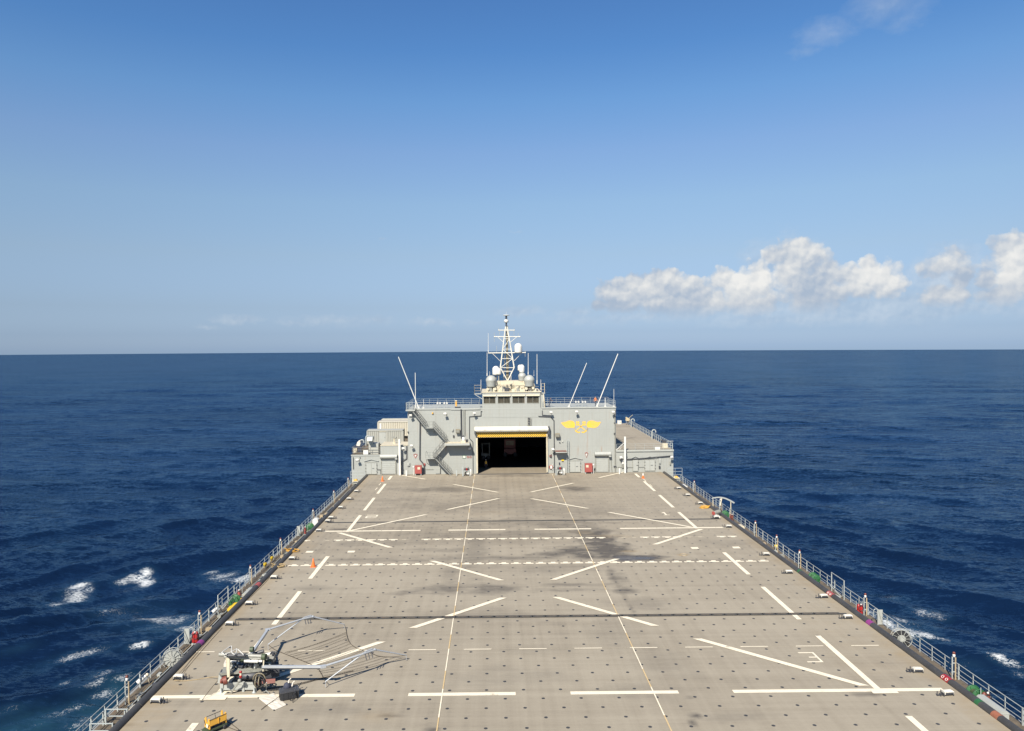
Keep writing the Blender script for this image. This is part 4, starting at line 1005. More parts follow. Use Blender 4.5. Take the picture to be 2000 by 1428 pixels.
for i in range(14): q = z3(645,340+i*48)+Vector((0,.35,0)); mb.box(q.x-.24,q.x+.24,q.y-.06,q.y+.06,q.z-.03,q.z+.03)
for x in (612,672): mb.tube(z3(x,640)+Vector((0,.4,0)), z3(x-6,1000)+Vector((0,.4,0)), .05, 6)
mp(mb, 'trunk', M['brown'])
for (x0, y0, x1, y1, r) in ((530,322,745,322,.08),(470,412,825,412,.08),(390,640,900,634,.09)):
    mb = MB(); A, B = z3(x0,y0), z3(x1,y1); mb.tube(A, B, r, 8); mb.ball(A,.12,8); mb.ball(B,.12,8)
    if y0 > 330:
        dx = 45 if y0 < 500 else 50
        mb.tube(z3(x0+dx,y0+5), z3(595 if y0 < 500 else 552, y0+78 if y0 < 500 else y0+115), .045, 6); mb.tube(z3(x1-dx,y1+5), z3(690 if y0 < 500 else 745, y1+78 if y0 < 500 else y1+115), .045, 6)
    mp(mb, 'yard', M['mast'])
mb = MB(); q = z3(634,215); mb.lathe(q,[(.28,0),(.40,.03),(.40,.42),(.34,.52)],16); mp(mb, 'radar_drum', M['white'])
mb = MB(); mb.tube(z3(634,270),z3(634,215),.14,8); mb.tube(z3(634,178),z3(634,125),.17,8); mp(mb, 'pedestal', M['dark'])
mb = MB(); q = z3(634,125); mb.lathe(q,[(.10,0),(.50,.10),(.60,.16),(.55,.22),(.1,.24)],20); mb.tube(q+Vector((0,0,.2)),q+Vector((0,0,.75)),.02,5); mp(mb, 'radar_dish', M['white'])
mb = MB()
for (x,y0,y1) in ((525,322,292),(747,322,290),(540,322,395),(742,322,390),(468,412,355),(468,412,485),(802,412,365),(500,640,540),(897,634,600),(897,634,690)): mb.tube(z3(x,y0),z3(x,y1),.035,5)
mp(mb, 'whip_cluster', M['trim'])
# radomes
for i, (x, yb, w, h, Y, kind, lab) in enumerate(((423,1105,150,155,YW+1.0,'g','large grey radome at the left front of the bridge top'),(955,1100,150,155,YW+1.0,'g','large grey radome at the right front of the bridge top'),
      (490,940,100,120,YW+4.0,'c','tall white capsule radome behind the left large radome'),(528,935,72,85,YW+3.6,'c','small pale capsule radome against the left foot of the mast'),(852,905,76,105,YW+4.0,'c','nearer white capsule radome right of the mast'),(826,880,66,78,YW+5.5,'c','white round radome behind the right capsule radome'),
      (856,1022,112,112,YW+2.6,'g','medium grey radome left of the large right radome'),(802,632,108,130,YM,'c','white capsule radome sitting on the mast yard'))):
    q = z3(x, yb, Y); sc_ = (Y/FP)/7.14; R = w*sc_/2; Hh = h*sc_
    t = thing('radome', q, lab, 'radome', 'radomes on the bridge top')
    mb = MB(); n = 8
    if kind == 'g': prof = [(R*.80,0),(R*.98,Hh*.48)]+[(R*math.cos(math.pi/2*k/n)+1e-4, Hh*.50+(Hh*.5)*math.sin(math.pi/2*k/n)) for k in range(n+1)]
    else: prof = [(R*.94,0),(R,Hh*.10),(R,Hh*.55)]+[(R*math.cos(math.pi/2*k/n)+1e-4, Hh*.58+(Hh*.42)*math.sin(math.pi/2*k/n)) for k in range(n+1)]
    mb.lathe((0,0,0), prof, 24); mb.build('dome', M['white'] if kind == 'c' else M['trim'], t)
    mb = MB(); mb.lathe((0,0,-.12),[(R*.75,0),(R*.97,.08),(R*.97,.14)],20)
    if i != 7: mb.tube((0,0,-.12),(0,0,-(q.z-top-.1)),.12,8)
    mb.build('mount', M['machine'], t)
# whip antennas on the bridge top
for k, (x, y0, y1, r, Y, lab) in enumerate(((383,630,362,.055,YM,'thin white whip antenna on the left end of the mast yard'),(367,960,632,.07,YW+3,'tall white whip antenna left of the bridge radomes'),(940,940,640,.07,YW+2,'tall white whip antenna behind the large right radome'),
       (1063,1070,655,.075,YW+1.5,'tallest white whip antenna at the right of the bridge top'),(1116,1150,1010,.06,YW+1,'short white whip antenna on the right bridge platform'),(281,1150,1010,.06,YW+1,'short white whip antenna on the left bridge platform'),(403,960,895,.035,YW+3,'small thin aerial beside the left large radome'),(1020,960,880,.035,YW+3,'small thin aerial beside the large right radome'))):
    a, b = z3(x,y0,Y), z3(x,y1,Y); mb = MB(); b2 = b-a; r *= .8; mb.tube((0,0,0), b2, r, 8, r2=r*.7); mb.tube((0,0,0), b2*.12, r*1.6, 8)
    thing1('whip_antenna', mb, M['white'], a, lab, 'antenna', 'whip antennas')
# long raked roof antennas
for x0, y0, x1, y1, r, lab in ((818,790,778,697,.11,'long white raked antenna leaning left on the roof'),(811.5,786,811,728,.08,'upright pale antenna by the roof stair'),(1111,792,1146,709,.09,'thin white raked antenna on the right part of the roof'),(1166,792,1207,691,.115,'long white raked antenna beside the person on the roof'),(1199,795,1199,760,.05,'short thin aerial at the right corner of the roof'),(827,790,827,780,.05,'stubby aerial by the left roof edge'),(1182,795,1182,777,.09,'short white stub post at the right of the roof')):
    a, b = PY(x0,y0,YW+1.5), PY(x1,y1,YW+1.5); a.z = HT+.12; mb = MB(); d = b-a; r *= .78; mb.tube((0,0,0), d, r, 10, r2=r*.8); mb.tube((0,0,0), d*.05, r*1.8, 8); mb.box(-.2,.2,-.2,.2,0,.12)
    thing1('whip_antenna', mb, M['white'], a, lab, 'antenna', 'whip antennas')
# roof railings, spotlights
z0 = HT+.12
for nm, pts in (('left part of the roof',[(WX(936),YW+.05,z0),(HX0-.1,YW+.05,z0),(HX0-.1,YW+9,z0),(WX(936),YW+9,z0)]),('right part of the roof',[(WX(1060),YW+.05,z0),(HX1-.05,YW+.05,z0),(HX1-.05,YW+9,z0),(WX(1060),YW+9,z0)])):
    t = thing('roof_railing', pts[0], 'thin grey railing round the '+nm, 'railing', 'railings on the roof'); p = Part(t)
    for a, b in zip(pts[:-1], pts[1:]):
        A = Vector(a); B = Vector(b); k = max(1, round((B-A).length/1.6))
        for i in range(k+1 if b == pts[-1] else k):
            q = A.lerp(B, i/k); mb = MB(); mb.tube(q, q+Vector((0,0,1.1)), .024, 6); p(mb, 'post', M['rail'])
        mb = MB()
        for h in (.4,.75,1.1): mb.tube(A+Vector((0,0,h)), B+Vector((0,0,h)), .017, 6)
        p(mb, 'rail_bar', M['rail'])
for i, x in enumerate((854.6,859.6,868,873,1124.4,1129.8,1137.8,1143)):
    q = PY(x, 787 if x < 1000 else 784.5, YW+2.5)
    t = thing('roof_spotlight', (q.x,q.y,z0), '%s small white spotlight on the %s roof rack' % (('outer left','inner left','inner right','outer right')[i % 4], 'left' if i < 4 else 'right'), 'spotlight', 'spotlights on the roof racks')
    mb = MB(); mb.ball((0,0,q.z-z0),.17,10); mb.tube((0,-.05,q.z-z0),(0,-.24,q.z-z0-.05),.15,10,r2=.17); mb.build('lamp', M['white'], t)
    mb = MB(); mb.tube((0,0,0),(0,0,q.z-z0-.1),.03,6); mb.tube((-.25,0,q.z-z0-.25),(.25,0,q.z-z0-.25),.02,6); mb.build('stand', M['rail'], t)
q = PY(891,788,YW+4); mb = MB(); mb.tube((0,0,0),(0,0,.95),.16,10); mb.lathe((0,0,.95),[(.16,0),(.22,.04),(.22,.16),(.1,.2)],10,mi=1); thing1('roof_vent_post', mb, [M['cart'],M['cream']], Vector((q.x,q.y,z0)), 'yellowish vent post on the left roof', 'vent')
mb = MB(); mb.box(-.5,.5,-.3,.3,0,.25); mb.box(-.35,.35,-.2,.2,.25,.33,1); q = PY(894,795,YW+.9); thing1('roof_box', mb, [M['dark'],M['machine']], Vector((q.x,q.y,z0)), 'low dark equipment box at the front edge of the left roof', 'box')

# wings
LWX0 = WX(686); RWX1 = WX(1315)
WT = 3.35
lw = thing('deckhouse_wing', ((LWX0+HX0)/2, YW+10, 0), 'lower left wing of the deckhouse carrying the containers', 'deckhouse wing', 'deckhouse wings'); lp = Part(lw)
mx = WX(743)
mb = MB(); mb.box(LWX0, mx, YW+.01, YW+45, -1.6, WT); mb.box(mx, HX0-.002, YW+.01, YW+45, -1.6, WT); lp(mb, 'wall', M['house'])
mb = MB(); mb.box(mx, HX0-.002, YW-.04, YW+4.5, 0, 5.0); lp(mb, 'raised_block', M['house'])
mb = MB(); mb.box(LWX0-.05, mx-.002, YW+.02, YW+45, WT+.002, WT+.12); mb.box(mx-.3, HX0-.01, YW+4.6, YW+45, WT+.002, WT+.10); lp(mb, 'wing_deck', M['catwalk']); mb = MB(); mb.box(LWX0-.06, mx+.02, YW-.08, YW+.015, WT-.06, WT+.13); lp(mb, 'edge_strip', M['trim'])
mb = MB(); mb.box(mx-.02, HX0-.01, YW-.14, YW+4.5, 5.002, 5.10); lp(mb, 'block_top', M['cream'])
mb = MB(); railing(mb, [(mx-.1,YW,WT+.12),(LWX0+.1,YW,WT+.12),(LWX0+.1,YW+45,WT+.12)], 1.25, 3, 1.5, .03); lp(mb, 'railing', M['stairs'])
rw = thing('deckhouse_wing', ((HX1+RWX1)/2, YW+10, 0), 'lower right wing of the deckhouse with a bare side deck', 'deckhouse wing', 'deckhouse wings'); rp = Part(rw)
RT = 3.75
mb = MB(); mb.box(HX1+.002, RWX1, YW+.01, YW+44, -1.6, RT); rp(mb, 'wall', M['house'])
mb = MB(); mb.box(HX1+.002, RWX1+.03, YW-.06, YW+44, RT+.002, RT+.08); rp(mb, 'wing_deck', M['deck'])
mb = MB(); mb.box(HX1+.01, RWX1+.05, YW-.16, YW-.065, RT-.18, RT+.14); rp(mb, 'edge_strip', M['trim'])
mb = MB(); railing(mb, [(HX1+.1,YW,RT+.08),(RWX1-.1,YW,RT+.08)], 1.05, 3, 1.5, .024); railing(mb, [(RWX1-.1,YW+.3,RT+.08),(RWX1-.1,YW+44,RT+.08)], 1.15, 2, 1.5, .045); rp(mb, 'railing', M['rail'])

# shallow doors with peaked drip mouldings
def door(part, x0, y0, x1, y1, label=None, double=True, step=0):
    mb = MB(); X0, X1 = WX(x0), WX(x1); Z0, Z1 = max(.10, WZ(y1, x0)), WZ(y0, x0)
    mb.box(X0, X1, YW-step-.09, YW-step-.04, Z0, Z1); d = part(mb, 'door', M['trim'])
    mb = MB(); w = .06
    for a, b in ((X0-w,X0),(X1,X1+w)): mb.box(a, b, YW-step-.13, YW-step-.04, Z0, Z1)
    mb.box(X0-w, X1+w, YW-step-.13, YW-step-.04, Z1, Z1+w); mb.box(X0-w, X1+w, YW-step-.13, YW-step-.04, Z0-w, Z0)
    if double: mb.box((X0+X1)/2-.02, (X0+X1)/2+.02, YW-step-.115, YW-step-.091, Z0, Z1)
    part(mb, 'door_frame', M['machine'], d)
    xm = (X0+X1)/2; ov = .35
    mb = MB(); mb.beam((X0-ov,YW-step-.12,Z1+.30),(xm,YW-step-.12,Z1+.62),.10,.14); mb.beam((xm,YW-step-.12,Z1+.62),(X1+ov,YW-step-.12,Z1+.30),.10,.14); part(mb, 'drip_moulding', M['trim'], d)
    mb = MB()
    for zz_ in (.2,.5,.8):
        for xx in ((X0-.05,X1+.05) if double else (X1+.05,)): mb.box(xx-.06, xx+.06, YW-step-.19, YW-step-.131, Z0+(Z1-Z0)*zz_-.05, Z0+(Z1-Z0)*zz_+.05)
    mb.beam((xm+.15,YW-step-.14,Z0+(Z1-Z0)*.5),(xm+.5,YW-step-.14,Z0+(Z1-Z0)*.5),.04,.04); part(mb, 'latch', M['dark'], d)
door(lp, 714.5, 904, 735, 925.5, step=-.01); door(hp, 1112.5, 900.5, 1133, 921.5); door(rp, 1236, 898, 1245.5, 919.5, double=False, step=-.01); door(rp, 1259.5, 898, 1278.5, 919, step=-.01)
# roller shutters
for part, x0, x1, y0, y1, hx0, hx1, st in ((lp,745.5,771.5,896,926,743,776,.04),(hp,1164,1187.5,891,922,1160.5,1192,0)):
    X0, X1 = WX(x0), WX(x1); Z1 = WZ(y0, x0); yy = YW-st
    mb = MB(); n = 16
    for i in range(n): z = .12+(Z1-.12)*i/n; mb.box(X0, X1, yy-.10-(.03 if i % 2 else 0), yy-.02, z, z+(Z1-.12)/n-.004)
    sh = part(mb, 'roller_shutter', M['trim'])
    mb = MB(); mb.box(X0-.16, X0, yy-.18, yy-.01, .0, Z1); mb.box(X1, X1+.16, yy-.18, yy-.01, .0, Z1); part(mb, 'shutter_guide', M['machine'], sh)
    A, B = WX(hx0), WX(hx1); mb = MB(); mb.tube((A,yy-.38,Z1+.42),(B,yy-.38,Z1+.42), .38, 18); mb.box(B-.35, B+.05, yy-.74, yy-.02, Z1-.05, Z1+.15); part(mb, 'shutter_housing', M['trim'], sh)
# pipes and cable runs
def wpipe(part, pts, r=.05, m='dark', d=.12):
    mb = MB(); P3 = [Vector((wall(x,y)[0], YW-d, wall(x,y)[1])) for x, y in pts]
    for a, b in zip(P3[:-1], P3[1:]): mb.tube(a, b, r, 6)
    for a in P3: mb.ball(a, r*1.05, 6)
    part(mb, 'cable_run', M[m])
wpipe(hp, [(820.5,824),(820,897),(826,904),(829,912),(829.5,926)], .09, 'dark', .2)
wpipe(hp, [(900.5,800),(901.3,855)], .11, 'dark', .18); wpipe(hp, [(905,802),(905.3,852)], .07, 'trim', .15); wpipe(hp, [(908,800),(908.3,850)], .05, 'machine', .13)
wpipe(hp, [(941,803),(939.5,803.5),(939.5,812),(917,813.5),(916.8,856)], .055, 'dark'); wpipe(hp, [(916.8,856),(923.5,863),(924,930)], .05, 'dark')
wpipe(hp, [(1059,802),(1059,810.5),(1076,811.5)], .05, 'dark'); wpipe(hp, [(1052,813),(1075,814),(1081.8,821),(1083,928)], .07, 'dark')
wpipe(hp, [(881,800),(909,800),(938,799.5)], .04, 'trim')
wpipe(lp, [(794.5,871),(794.5,895),(785,901),(784.5,927)], .07, 'dark', .22); wpipe(lp, [(690,893),(690.5,916)], .05, 'dark')
wpipe(rp, [(1210,897),(1240,896),(1310,890)], .08, 'dark', .2); wpipe(rp, [(1206,912),(1236,912.5)], .03, 'machine'); wpipe(rp, [(1246,912),(1258,912)], .03, 'machine')
wpipe(hp, [(1200.6,801),(1201.5,925)], .10, 'machine', .12); wpipe(hp, [(1193,895),(1195,922)], .05, 'machine'); wpipe(hp, [(1079,912),(1083,912)], .03, 'machine')
wpipe(hp, [(831,916.5),(846,916.5)], .03, 'machine'); wpipe(hp, [(852,925.5),(860,925.3),(860.5,914)], .05, 'dark'); wpipe(lp, [(737,917),(743.5,917),(743.7,926)], .04, 'dark')
# vertical nav light stack, small devices on the wall
mb = MB(); wbox(mb, 1030, 815.5, 1036.5, 831, .0, .35)
for y in (818,823,828): mb.lathe((WX(1033.3), YW-.35, WZ(y)), [(.16,-.12),(.18,0),(.12,.02)], 10, 'y', mi=1)
hp(mb, 'signal_light_stack', [M['machine'],M['dark']])
for x, y, w, h, part, m in ((845,807,2.6,3,hp,'cart'),(797,844,2,2.4,hp,'dark'),(823.5,829,2.2,3,hp,'machine'),(884,840,3,4.5,hp,'trim'),(886,852,2.6,4,hp,'dark'),(1098.5,862,1.5,1.6,hp,'white'),(1093,864,1.6,1.8,hp,'dark'),(1200,826,2,2,hp,'dark'),(1200,847,2.5,3,hp,'dark'),(1216,902,3.8,9,rp,'white'),(1216,911,3.5,6,rp,'machine'),(1288.5,900,4,10,rp,'trim'),(1288,912,3,5,rp,'dark'),(1201,911,5,2.4,hp,'dark'),(1309,905,2,6,rp,'machine'),(798,907,5,6.5,hp,'trim'),(829,907,3.5,4,hp,'fired'),(1092.5,905,2,3.5,hp,'navy'),(703,893,1.5,1.5,lp,'machine')):
    mb = MB(); wbox(mb, x-w/2, y-h/2, x+w/2, y+h/2, .0, .22); wbox(mb, x-w*.3, y-h*.3, x+w*.3, y+h*.2, .22, .28); part(mb, 'wall_box', M[m])
# wall floodlights: tilted white hoods on short arms
WL = [(803,811,'under the left end of the roof'),(872,808,'high on the wall above the stairs'),(925,807,'high on the wall left of the bridge'),(1076.5,805,'high on the wall right of the bridge'),(1127,804,'above the yellow emblem'),(1198,804.5,'at the top right corner of the wall'),
      (805.5,870,'on the wall right of the tall white post'),(787,875,'above the left roller shutter'),(701,897.5,'on the far left wing wall'),(1211,892.5,'left of the tall right post on the wing'),(1309,892,'at the right end of the wing wall'),(918,874,'under the stair platform'),(1079,877,'right of the hangar door')]
t0 = None
for i, (x, y, where) in enumerate(WL):
    X, Z = wall(x, y); L = Vector((X, YW-.02, Z)); lab = 'white hooded floodlight '+where
    if t0 is None:
        t0 = thing('wall_floodlight', L, lab, 'floodlight', 'hooded floodlights on the deckhouse')
        mb = MB(); mb.obox((0,-.85,-.02),(.42,.34,.30),rx=.6,rz=.35); mb.obox((0,-.90,.10),(.46,.38,.05),rx=.6,rz=.35); mb.build('lamp_hood', M['white'], t0)
        mb = MB(); mb.tube((0,0,-.1),(0,-.75,-.05),.05,6); mb.box(-.1,.1,-.06,0,-.25,.05); mb.build('arm', M['machine'], t0)
    else: copy_thing(t0, L, lab, rz=random.uniform(-.25,.25))
for x, y, lab in ((894.5,841.5,'brown lamp box on the wall left of the hangar'),(1088.5,849.5,'brown lamp box on the wall right of the hangar')):
    X, Z = wall(x, y); mb = MB(); mb.obox((0,-.45,0),(.70,.55,.55),rx=.15); mb.obox((0,-.74,-.02),(.60,.04,.42),rx=.15,mi=1); mb.tube((0,0,0),(0,-.3,0),.08,6)
    thing1('lamp_box', mb, [M['brown'],M['machine']], Vector((X,YW-.02,Z)), lab, 'lamp box', 'brown lamp boxes')
# external stair
st_ = thing('external_staircase', (WX(850), YW-1, 0), 'zigzag steel staircase from roof to deck left of the hangar', 'staircase'); sp = Part(st_)
def flight(x0, y0, x1, y1, d, w=.8, nm='stair_flight'):
    a = Vector((wall(x0,y0)[0], YW-d, wall(x0,y0)[1])); b = Vector((wall(x1,y1)[0], YW-d, wall(x1,y1)[1]))
    mb = MB()
    for dy in (0, -w): mb.beam(a+Vector((0,dy,0)), b+Vector((0,dy,0)), .05, .20)
    n = max(4, int(abs(b.z-a.z)/.22))
    for i in range(1, n): q = a.lerp(b, i/n); mb.box(q.x-.13, q.x+.13, q.y-w+.03, q.y-.03, q.z-.02, q.z+.02)
    fo = sp(mb, nm, M['stairs'])
    mb = MB()
    for dy in (0, -w):
        A = a+Vector((0,dy,0)); B = b+Vector((0,dy,0)); k = 4
        for i in range(k+1): q = A.lerp(B, i/k); mb.tube(q, q+Vector((0,0,1.05)), .028, 5)
        for h in (.55,1.05): mb.tube(A+Vector((0,0,h)), B+Vector((0,0,h)), .026, 5)
    sp(mb, 'handrail', M['stairs'], fo)
flight(808,803,833,834,.4); flight(848,834,873,861.5,.4); flight(871,865,847,893,.5,.9); flight(852,894,882,926.5,.6)
for x0, x1, y in ((833,848,834),(833,850,893)):
    X0, X1 = WX(x0), WX(x1); Z = wall((x0+x1)/2, y)[1]
    mb = MB(); mb.box(X0, X1, YW-1.5, YW-.02, Z-.08, Z)
    for xx in (X0+.06, X1-.06): mb.beam((xx,YW-1.4,Z-.08),(xx,YW-.05,Z-1.0),.06,.06)
    lo = sp(mb, 'landing', M['trim'])
    mb = MB(); railing(mb, [(X0,YW-1.45,Z),(X1-.1,YW-1.45,Z)], 1.05, 2, .6); mb.tube((X0,YW-.05,Z+1.05),(X0,YW-1.45,Z+1.05),.025,5); sp(mb, 'landing_rail', M['stairs'], lo)
X0, X1 = WX(869.5), WX(918); Z = wall(894,863)[1]
mb = MB(); mb.box(X0, X1, YW-2.1, YW-.02, Z-.36, Z); mb.box(X0+.1, X1-.1, YW-2.0, YW-.1, Z, Z+.02, 1); sp(mb, 'stair_platform', [M['trim'],M['cream']])
mb = MB(); mb.prism([(X1-.06,YW-.03,Z-.36),(X1-.06,YW-1.9,Z-.36),(X1-.06,YW-.03,Z-1.6)], (.05,0,0)); sp(mb, 'gusset', M['trim'])
# roof overhang at the stair head
mb = MB(); mb.box(WX(794,797), WX(812,797), YW-1.3, YW-.13, HT-.12, HT+.10); hp(mb, 'roof_overhang', M['trim'])
mb = MB(); railing(mb, [(WX(808,797),YW-1.25,HT+.10),(WX(794.5,797),YW-1.25,HT+.10),(WX(794.5,797),YW-.2,HT+.10)], 1.2, 3, .5); hp(mb, 'overhang_rail', M['rail'])
# devices on the stair platform
q = Vector((WX(906,861), YW-1.2, Z+.02)); t = thing('dome_sensor', q, 'white domed sensor turret standing on the stair platform', 'sensor turret')
mb = MB(); mb.lathe((0,0,.35),[(.26,0),(.28,.05),(.26,.55),(.18,.62)],14); mb.build('turret_body', M['white'], t)
mb = MB(); mb.lathe((0,0,.97),[(.19,0),(.2,.1),(.12,.24),(.02,.28)],12); mb.box(-.2,.2,-.24,-.18,1.0,1.08); mb.build('dome', M['dark'], t)
mb = MB(); mb.box(-.35,.35,-.3,.3,0,.35); mb.box(-.42,-.36,-.2,.2,0,.6); mb.build('pedestal', M['cream'], t)
q = Vector((WX(912.5,861), YW-1.0, Z+.02)); mb = MB(); mb.lathe((0,0,0),[(.2,0),(.12,.2),(.22,.35),(.18,.5)],10); mb.tube((-.25,-.1,.4),(.2,-.3,.45),.06,6); thing1('valve_head', mb, M['dark'], q, 'dark valve head beside the domed sensor', 'valve')
# canopy right of the hangar
X0, X1 = WX(1084), WX(1105.5); Z = wall(1095,881)[1]
cn = thing('door_canopy', ((X0+X1)/2, YW, Z), 'small flat canopy over a doorway right of the hangar', 'canopy'); p = Part(cn)
mb = MB(); mb.box(X0, X1, YW-1.5, YW-.02, Z-.10, Z+.08); p(mb, 'canopy_slab', M['trim'])
mb = MB(); mb.box(X0, X1, YW-1.5, YW-.05, Z+.08, Z+.11); mb.tube((X0+.1,YW-1.4,Z+.15),(X1-.2,YW-1.4,Z+.17),.05,6); p(mb, 'rusty_top', M['rustred'])
# vertical ladder
xl, xr = WX(1106.5), WX(1110.5); t = thing('wall_ladder', ((xl+xr)/2, YW-.35, 0), 'tall vertical ladder on the wall right of the canopy', 'ladder'); p = Part(t)
zt_ = WZ(859, 1108); mb = MB(); mb.beam((xl,YW-.4,0),(xl,YW-.4,zt_),.05,.07); mb.beam((xr,YW-.4,0),(xr,YW-.4,zt_),.05,.07)
for i in range(3): mb.beam((xl,YW-.4,.8+i*2),(xl,YW-.01,.8+i*2),.04,.04)
p(mb, 'ladder_stile', M['rail'])
for i in range(20):
    mb = MB(); mb.tube((xl,YW-.4,.3+i*.29),(xr,YW-.4,.3+i*.29),.02,5); p(mb, 'rung', M['rail'])
# fire cabinets
for x, y0, y1, lab, lp2 in ((818,908,923,'faded red fire cabinet on legs at the left below the stairs',1),(1148,904,920,'faded red fire cabinet on legs right of the peaked door',0)):
    X, Zt = wall(x, y0); Zb = wall(x, y1)[1]; t = thing('fire_cabinet', (X,YW-.9,0), lab, 'fire cabinet', 'red fire cabinets')
    w = 1.16 if x < 1000 else 1.25
    mb = MB(); mb.box(-w/2,w/2,-.35,.35,Zb,Zt); mb.box(-w/2-.03,w/2+.03,-.38,.38,Zt,Zt+.05); mb.build('cabinet_body', M['fired'], t)
    mb = MB(); mb.box(-w*.42,w*.42,-.375,-.351,Zb+.08,Zt-.1); mb.tube((w*.15,-.36,Zb+.6),(w*.15,-.42,Zb+.6),.04,8); mb.build('cabinet_door', M['fired'], t)
    mb = MB(); sx = .12 if x < 1000 else -.25; mb.box(sx-.22,sx+.22,-.385,-.376,Zt-.60,Zt-.18); mb.build('notice', M['cream'], t)
    mb = MB(); [mb.box(a-.05,a+.05,b-.05,b+.05,0,Zb) for a in (-w/2+.1,w/2-.1) for b in (-.28,.28)]; mb.build('leg', M['rail'], t)
    mb = MB(); s_ = -1 if x < 1000 else 1; mb.lathe((s_*(w/2+.22),-.1,Zt-.35),[(.10,0),(.16,.05),(.15,.25),(.05,.3)],10); mb.tube((s_*(w/2+.22),-.1,0),(s_*(w/2+.22),-.1,Zt-.35),.05,6); mb.build('hydrant_head', M['white'], t)
# warning triangles and small notices, flat on the wall
def sign_tri(x, y, w, h, lab, m='pinkish'):
    X, Z = wall(x, y); t = thing('warning_sign', (X,YW-.03,Z), lab, 'sign', 'red warning triangles'); 
    pts = [(-w/2,h*.35),(0,h*.55),(w/2,h*.35),(0,-h*.5)]
    mb = MB()
    for a, b in zip(pts, pts[1:]+pts[:1]): mb.beam((a[0],0,a[1]),(b[0],0,b[1]),.03,.09)
    mb.build('red_border', M['fired'], t)
    mb = MB(); mb.prism([(a*.35,-.005,b*.4) for a, b in pts], (0,-.015,0)); mb.build('symbol', M['white'], t)
sign_tri(811.5,891,.62,.72,'red outlined triangle sign above the left fire cabinet'); sign_tri(1145.5,889,.55,.85,'red outlined triangle sign above the right fire cabinet')
X, Z = wall(906.8,892.5); t = thing('wall_notice', (X,YW-.02,Z), 'small green-edged white notice under the stair platform', 'notice'); mb = MB(); mb.box(-.28,.28,-.03,0,-.26,.26); mb.build('panel', M['green'], t); mb = MB(); mb.box(-.21,.21,-.038,-.031,-.19,.19); mb.box(-.12,.12,-.044,-.039,-.03,.03,1); mb.build('text_field', [M['white'],M['machine']], t)
X, Z = wall(916.5,892.8); t = thing('no_smoking_sign', (X,YW-.02,Z), 'row of two small red ring signs left of the hangar jamb', 'sign'); 
for dx in (-.22,.22): mb = MB(); mb.torus((dx,-.02,0),.16,.035,'y',16,5); mb.beam((dx-.11,-.02,.11),(dx+.11,-.02,-.11),.03,.03); mb.build('red_ring', M['fired'], t)
X, Z = wall(1099,890.5+8); mb = MB(); mb.box(-.22,.22,-.06,0,-.16,.16); mb.box(-.13,.13,-.07,-.061,-.30,-.17,1); thing1('caution_plate', mb, [M['yellow'],M['dark']], Vector((X,YW-.02,Z)), 'yellow caution plate beside the wall ladder', 'sign')
for x, y, lab in ((1075,890.5,'red life ring bracket high on the wall right of the hangar'),(1076,912,'red and white hose rack on the wall right of the hangar')):
    X, Z = wall(x,y); t = thing('hose_rack', (X,YW-.05,Z), lab, 'hose rack', 'red hose racks by the hangar'); k = 1 if y < 900 else 1.7
    mb = MB(); mb.torus((0,-.12,0),.17*k,.05*k,'y',14,6); mb.build('hose_ring', M['fired'], t); mb = MB(); mb.box(-.08*k,.12*k,-.2,0,-.16*k,.16*k); mb.box(.10*k,.16*k,-.14,-.06,-.1*k,.1*k); mb.tube((.15*k,-.1,.3*k),(.15*k,-.1,-.3*k),.06,6); mb.build('bracket', M['white'] if k > 1 else M['dark'], t)
# emblem
def zz6(x, y): X, Z = wall(1080+x/8, 780+y/8); return Vector((X, YW-.004, Z))
em = thing('wall_emblem', zz6(440,430), 'yellow emblem of two wings and crossed anchors painted on the wall', 'emblem'); p = Part(em)
WL_ = [(122,372),(140,356),(175,352),(210,346),(235,333),(275,330),(312,338),(334,356),(344,384),(346,412),(336,436),(318,450),(280,446),(240,450),(205,444),(180,430),(165,412),(150,402),(146,390)]
WR_ = [(752,354),(735,350),(700,352),(668,346),(640,334),(600,328),(562,336),(538,352),(526,380),(524,406),(534,430),(552,444),(590,444),(630,450),(668,444),(695,428),(715,410),(728,392),(738,374)]
for pts in (WL_, WR_):
    mb = MB(); mb.prism([zz6(*q) for q in pts], (0,-.012,0)); w = p(mb, 'wing', M['emblem'])
    mb = MB(); cx_ = sum(a for a, b in pts)/len(pts); cy_ = sum(b for a, b in pts)/len(pts)
    for a, b in zip(pts, pts[1:]+pts[:1]): mb.beam(zz6(*a)+Vector((0,-.016,0)), zz6(*b)+Vector((0,-.016,0)), .02, .055)
    sg = 1 if cx_ > 400 else -1
    for k in range(5): mb.beam(zz6(cx_-sg*60+k*sg*8, cy_-50+k*22)+Vector((0,-.016,0)), zz6(cx_+sg*(95-k*14), cy_-28+k*17)+Vector((0,-.016,0)), .012, .03)
    p(mb, 'feather_line', M['pinkish'], w)
for s_ in (1, -1):
    C0 = 436; f = lambda x, y: zz6(C0+s_*(x-C0), y)
    mb = MB(); q = [f(388,385), f(500,480)]
    mb.beam(q[0], q[1], .03, .15); 
    arc = [f(340,430),f(338,455),f(348,485),f(372,508),f(402,518),f(424,510)]
    arc = [f(C0*2-a, b) for a, b in ((340,430),(338,455),(348,485),(372,508),(402,518),(424,510))]
    for a, b in zip(arc[:-1], arc[1:]): mb.beam(a+Vector((0,-.004*s_,0)), b+Vector((0,-.004*s_,0)), .024, .22)
    mb.beam(f(500,480), arc[3], .022, .2)
    for sx, sy in ((372,360),(400,360),(372,395),(400,395)): pp = f(sx,sy); mb.box(pp.x-.13,pp.x+.13,YW-.02,YW-.003,pp.z-.16,pp.z+.16)
    p(mb, 'anchor', M['emblem'])
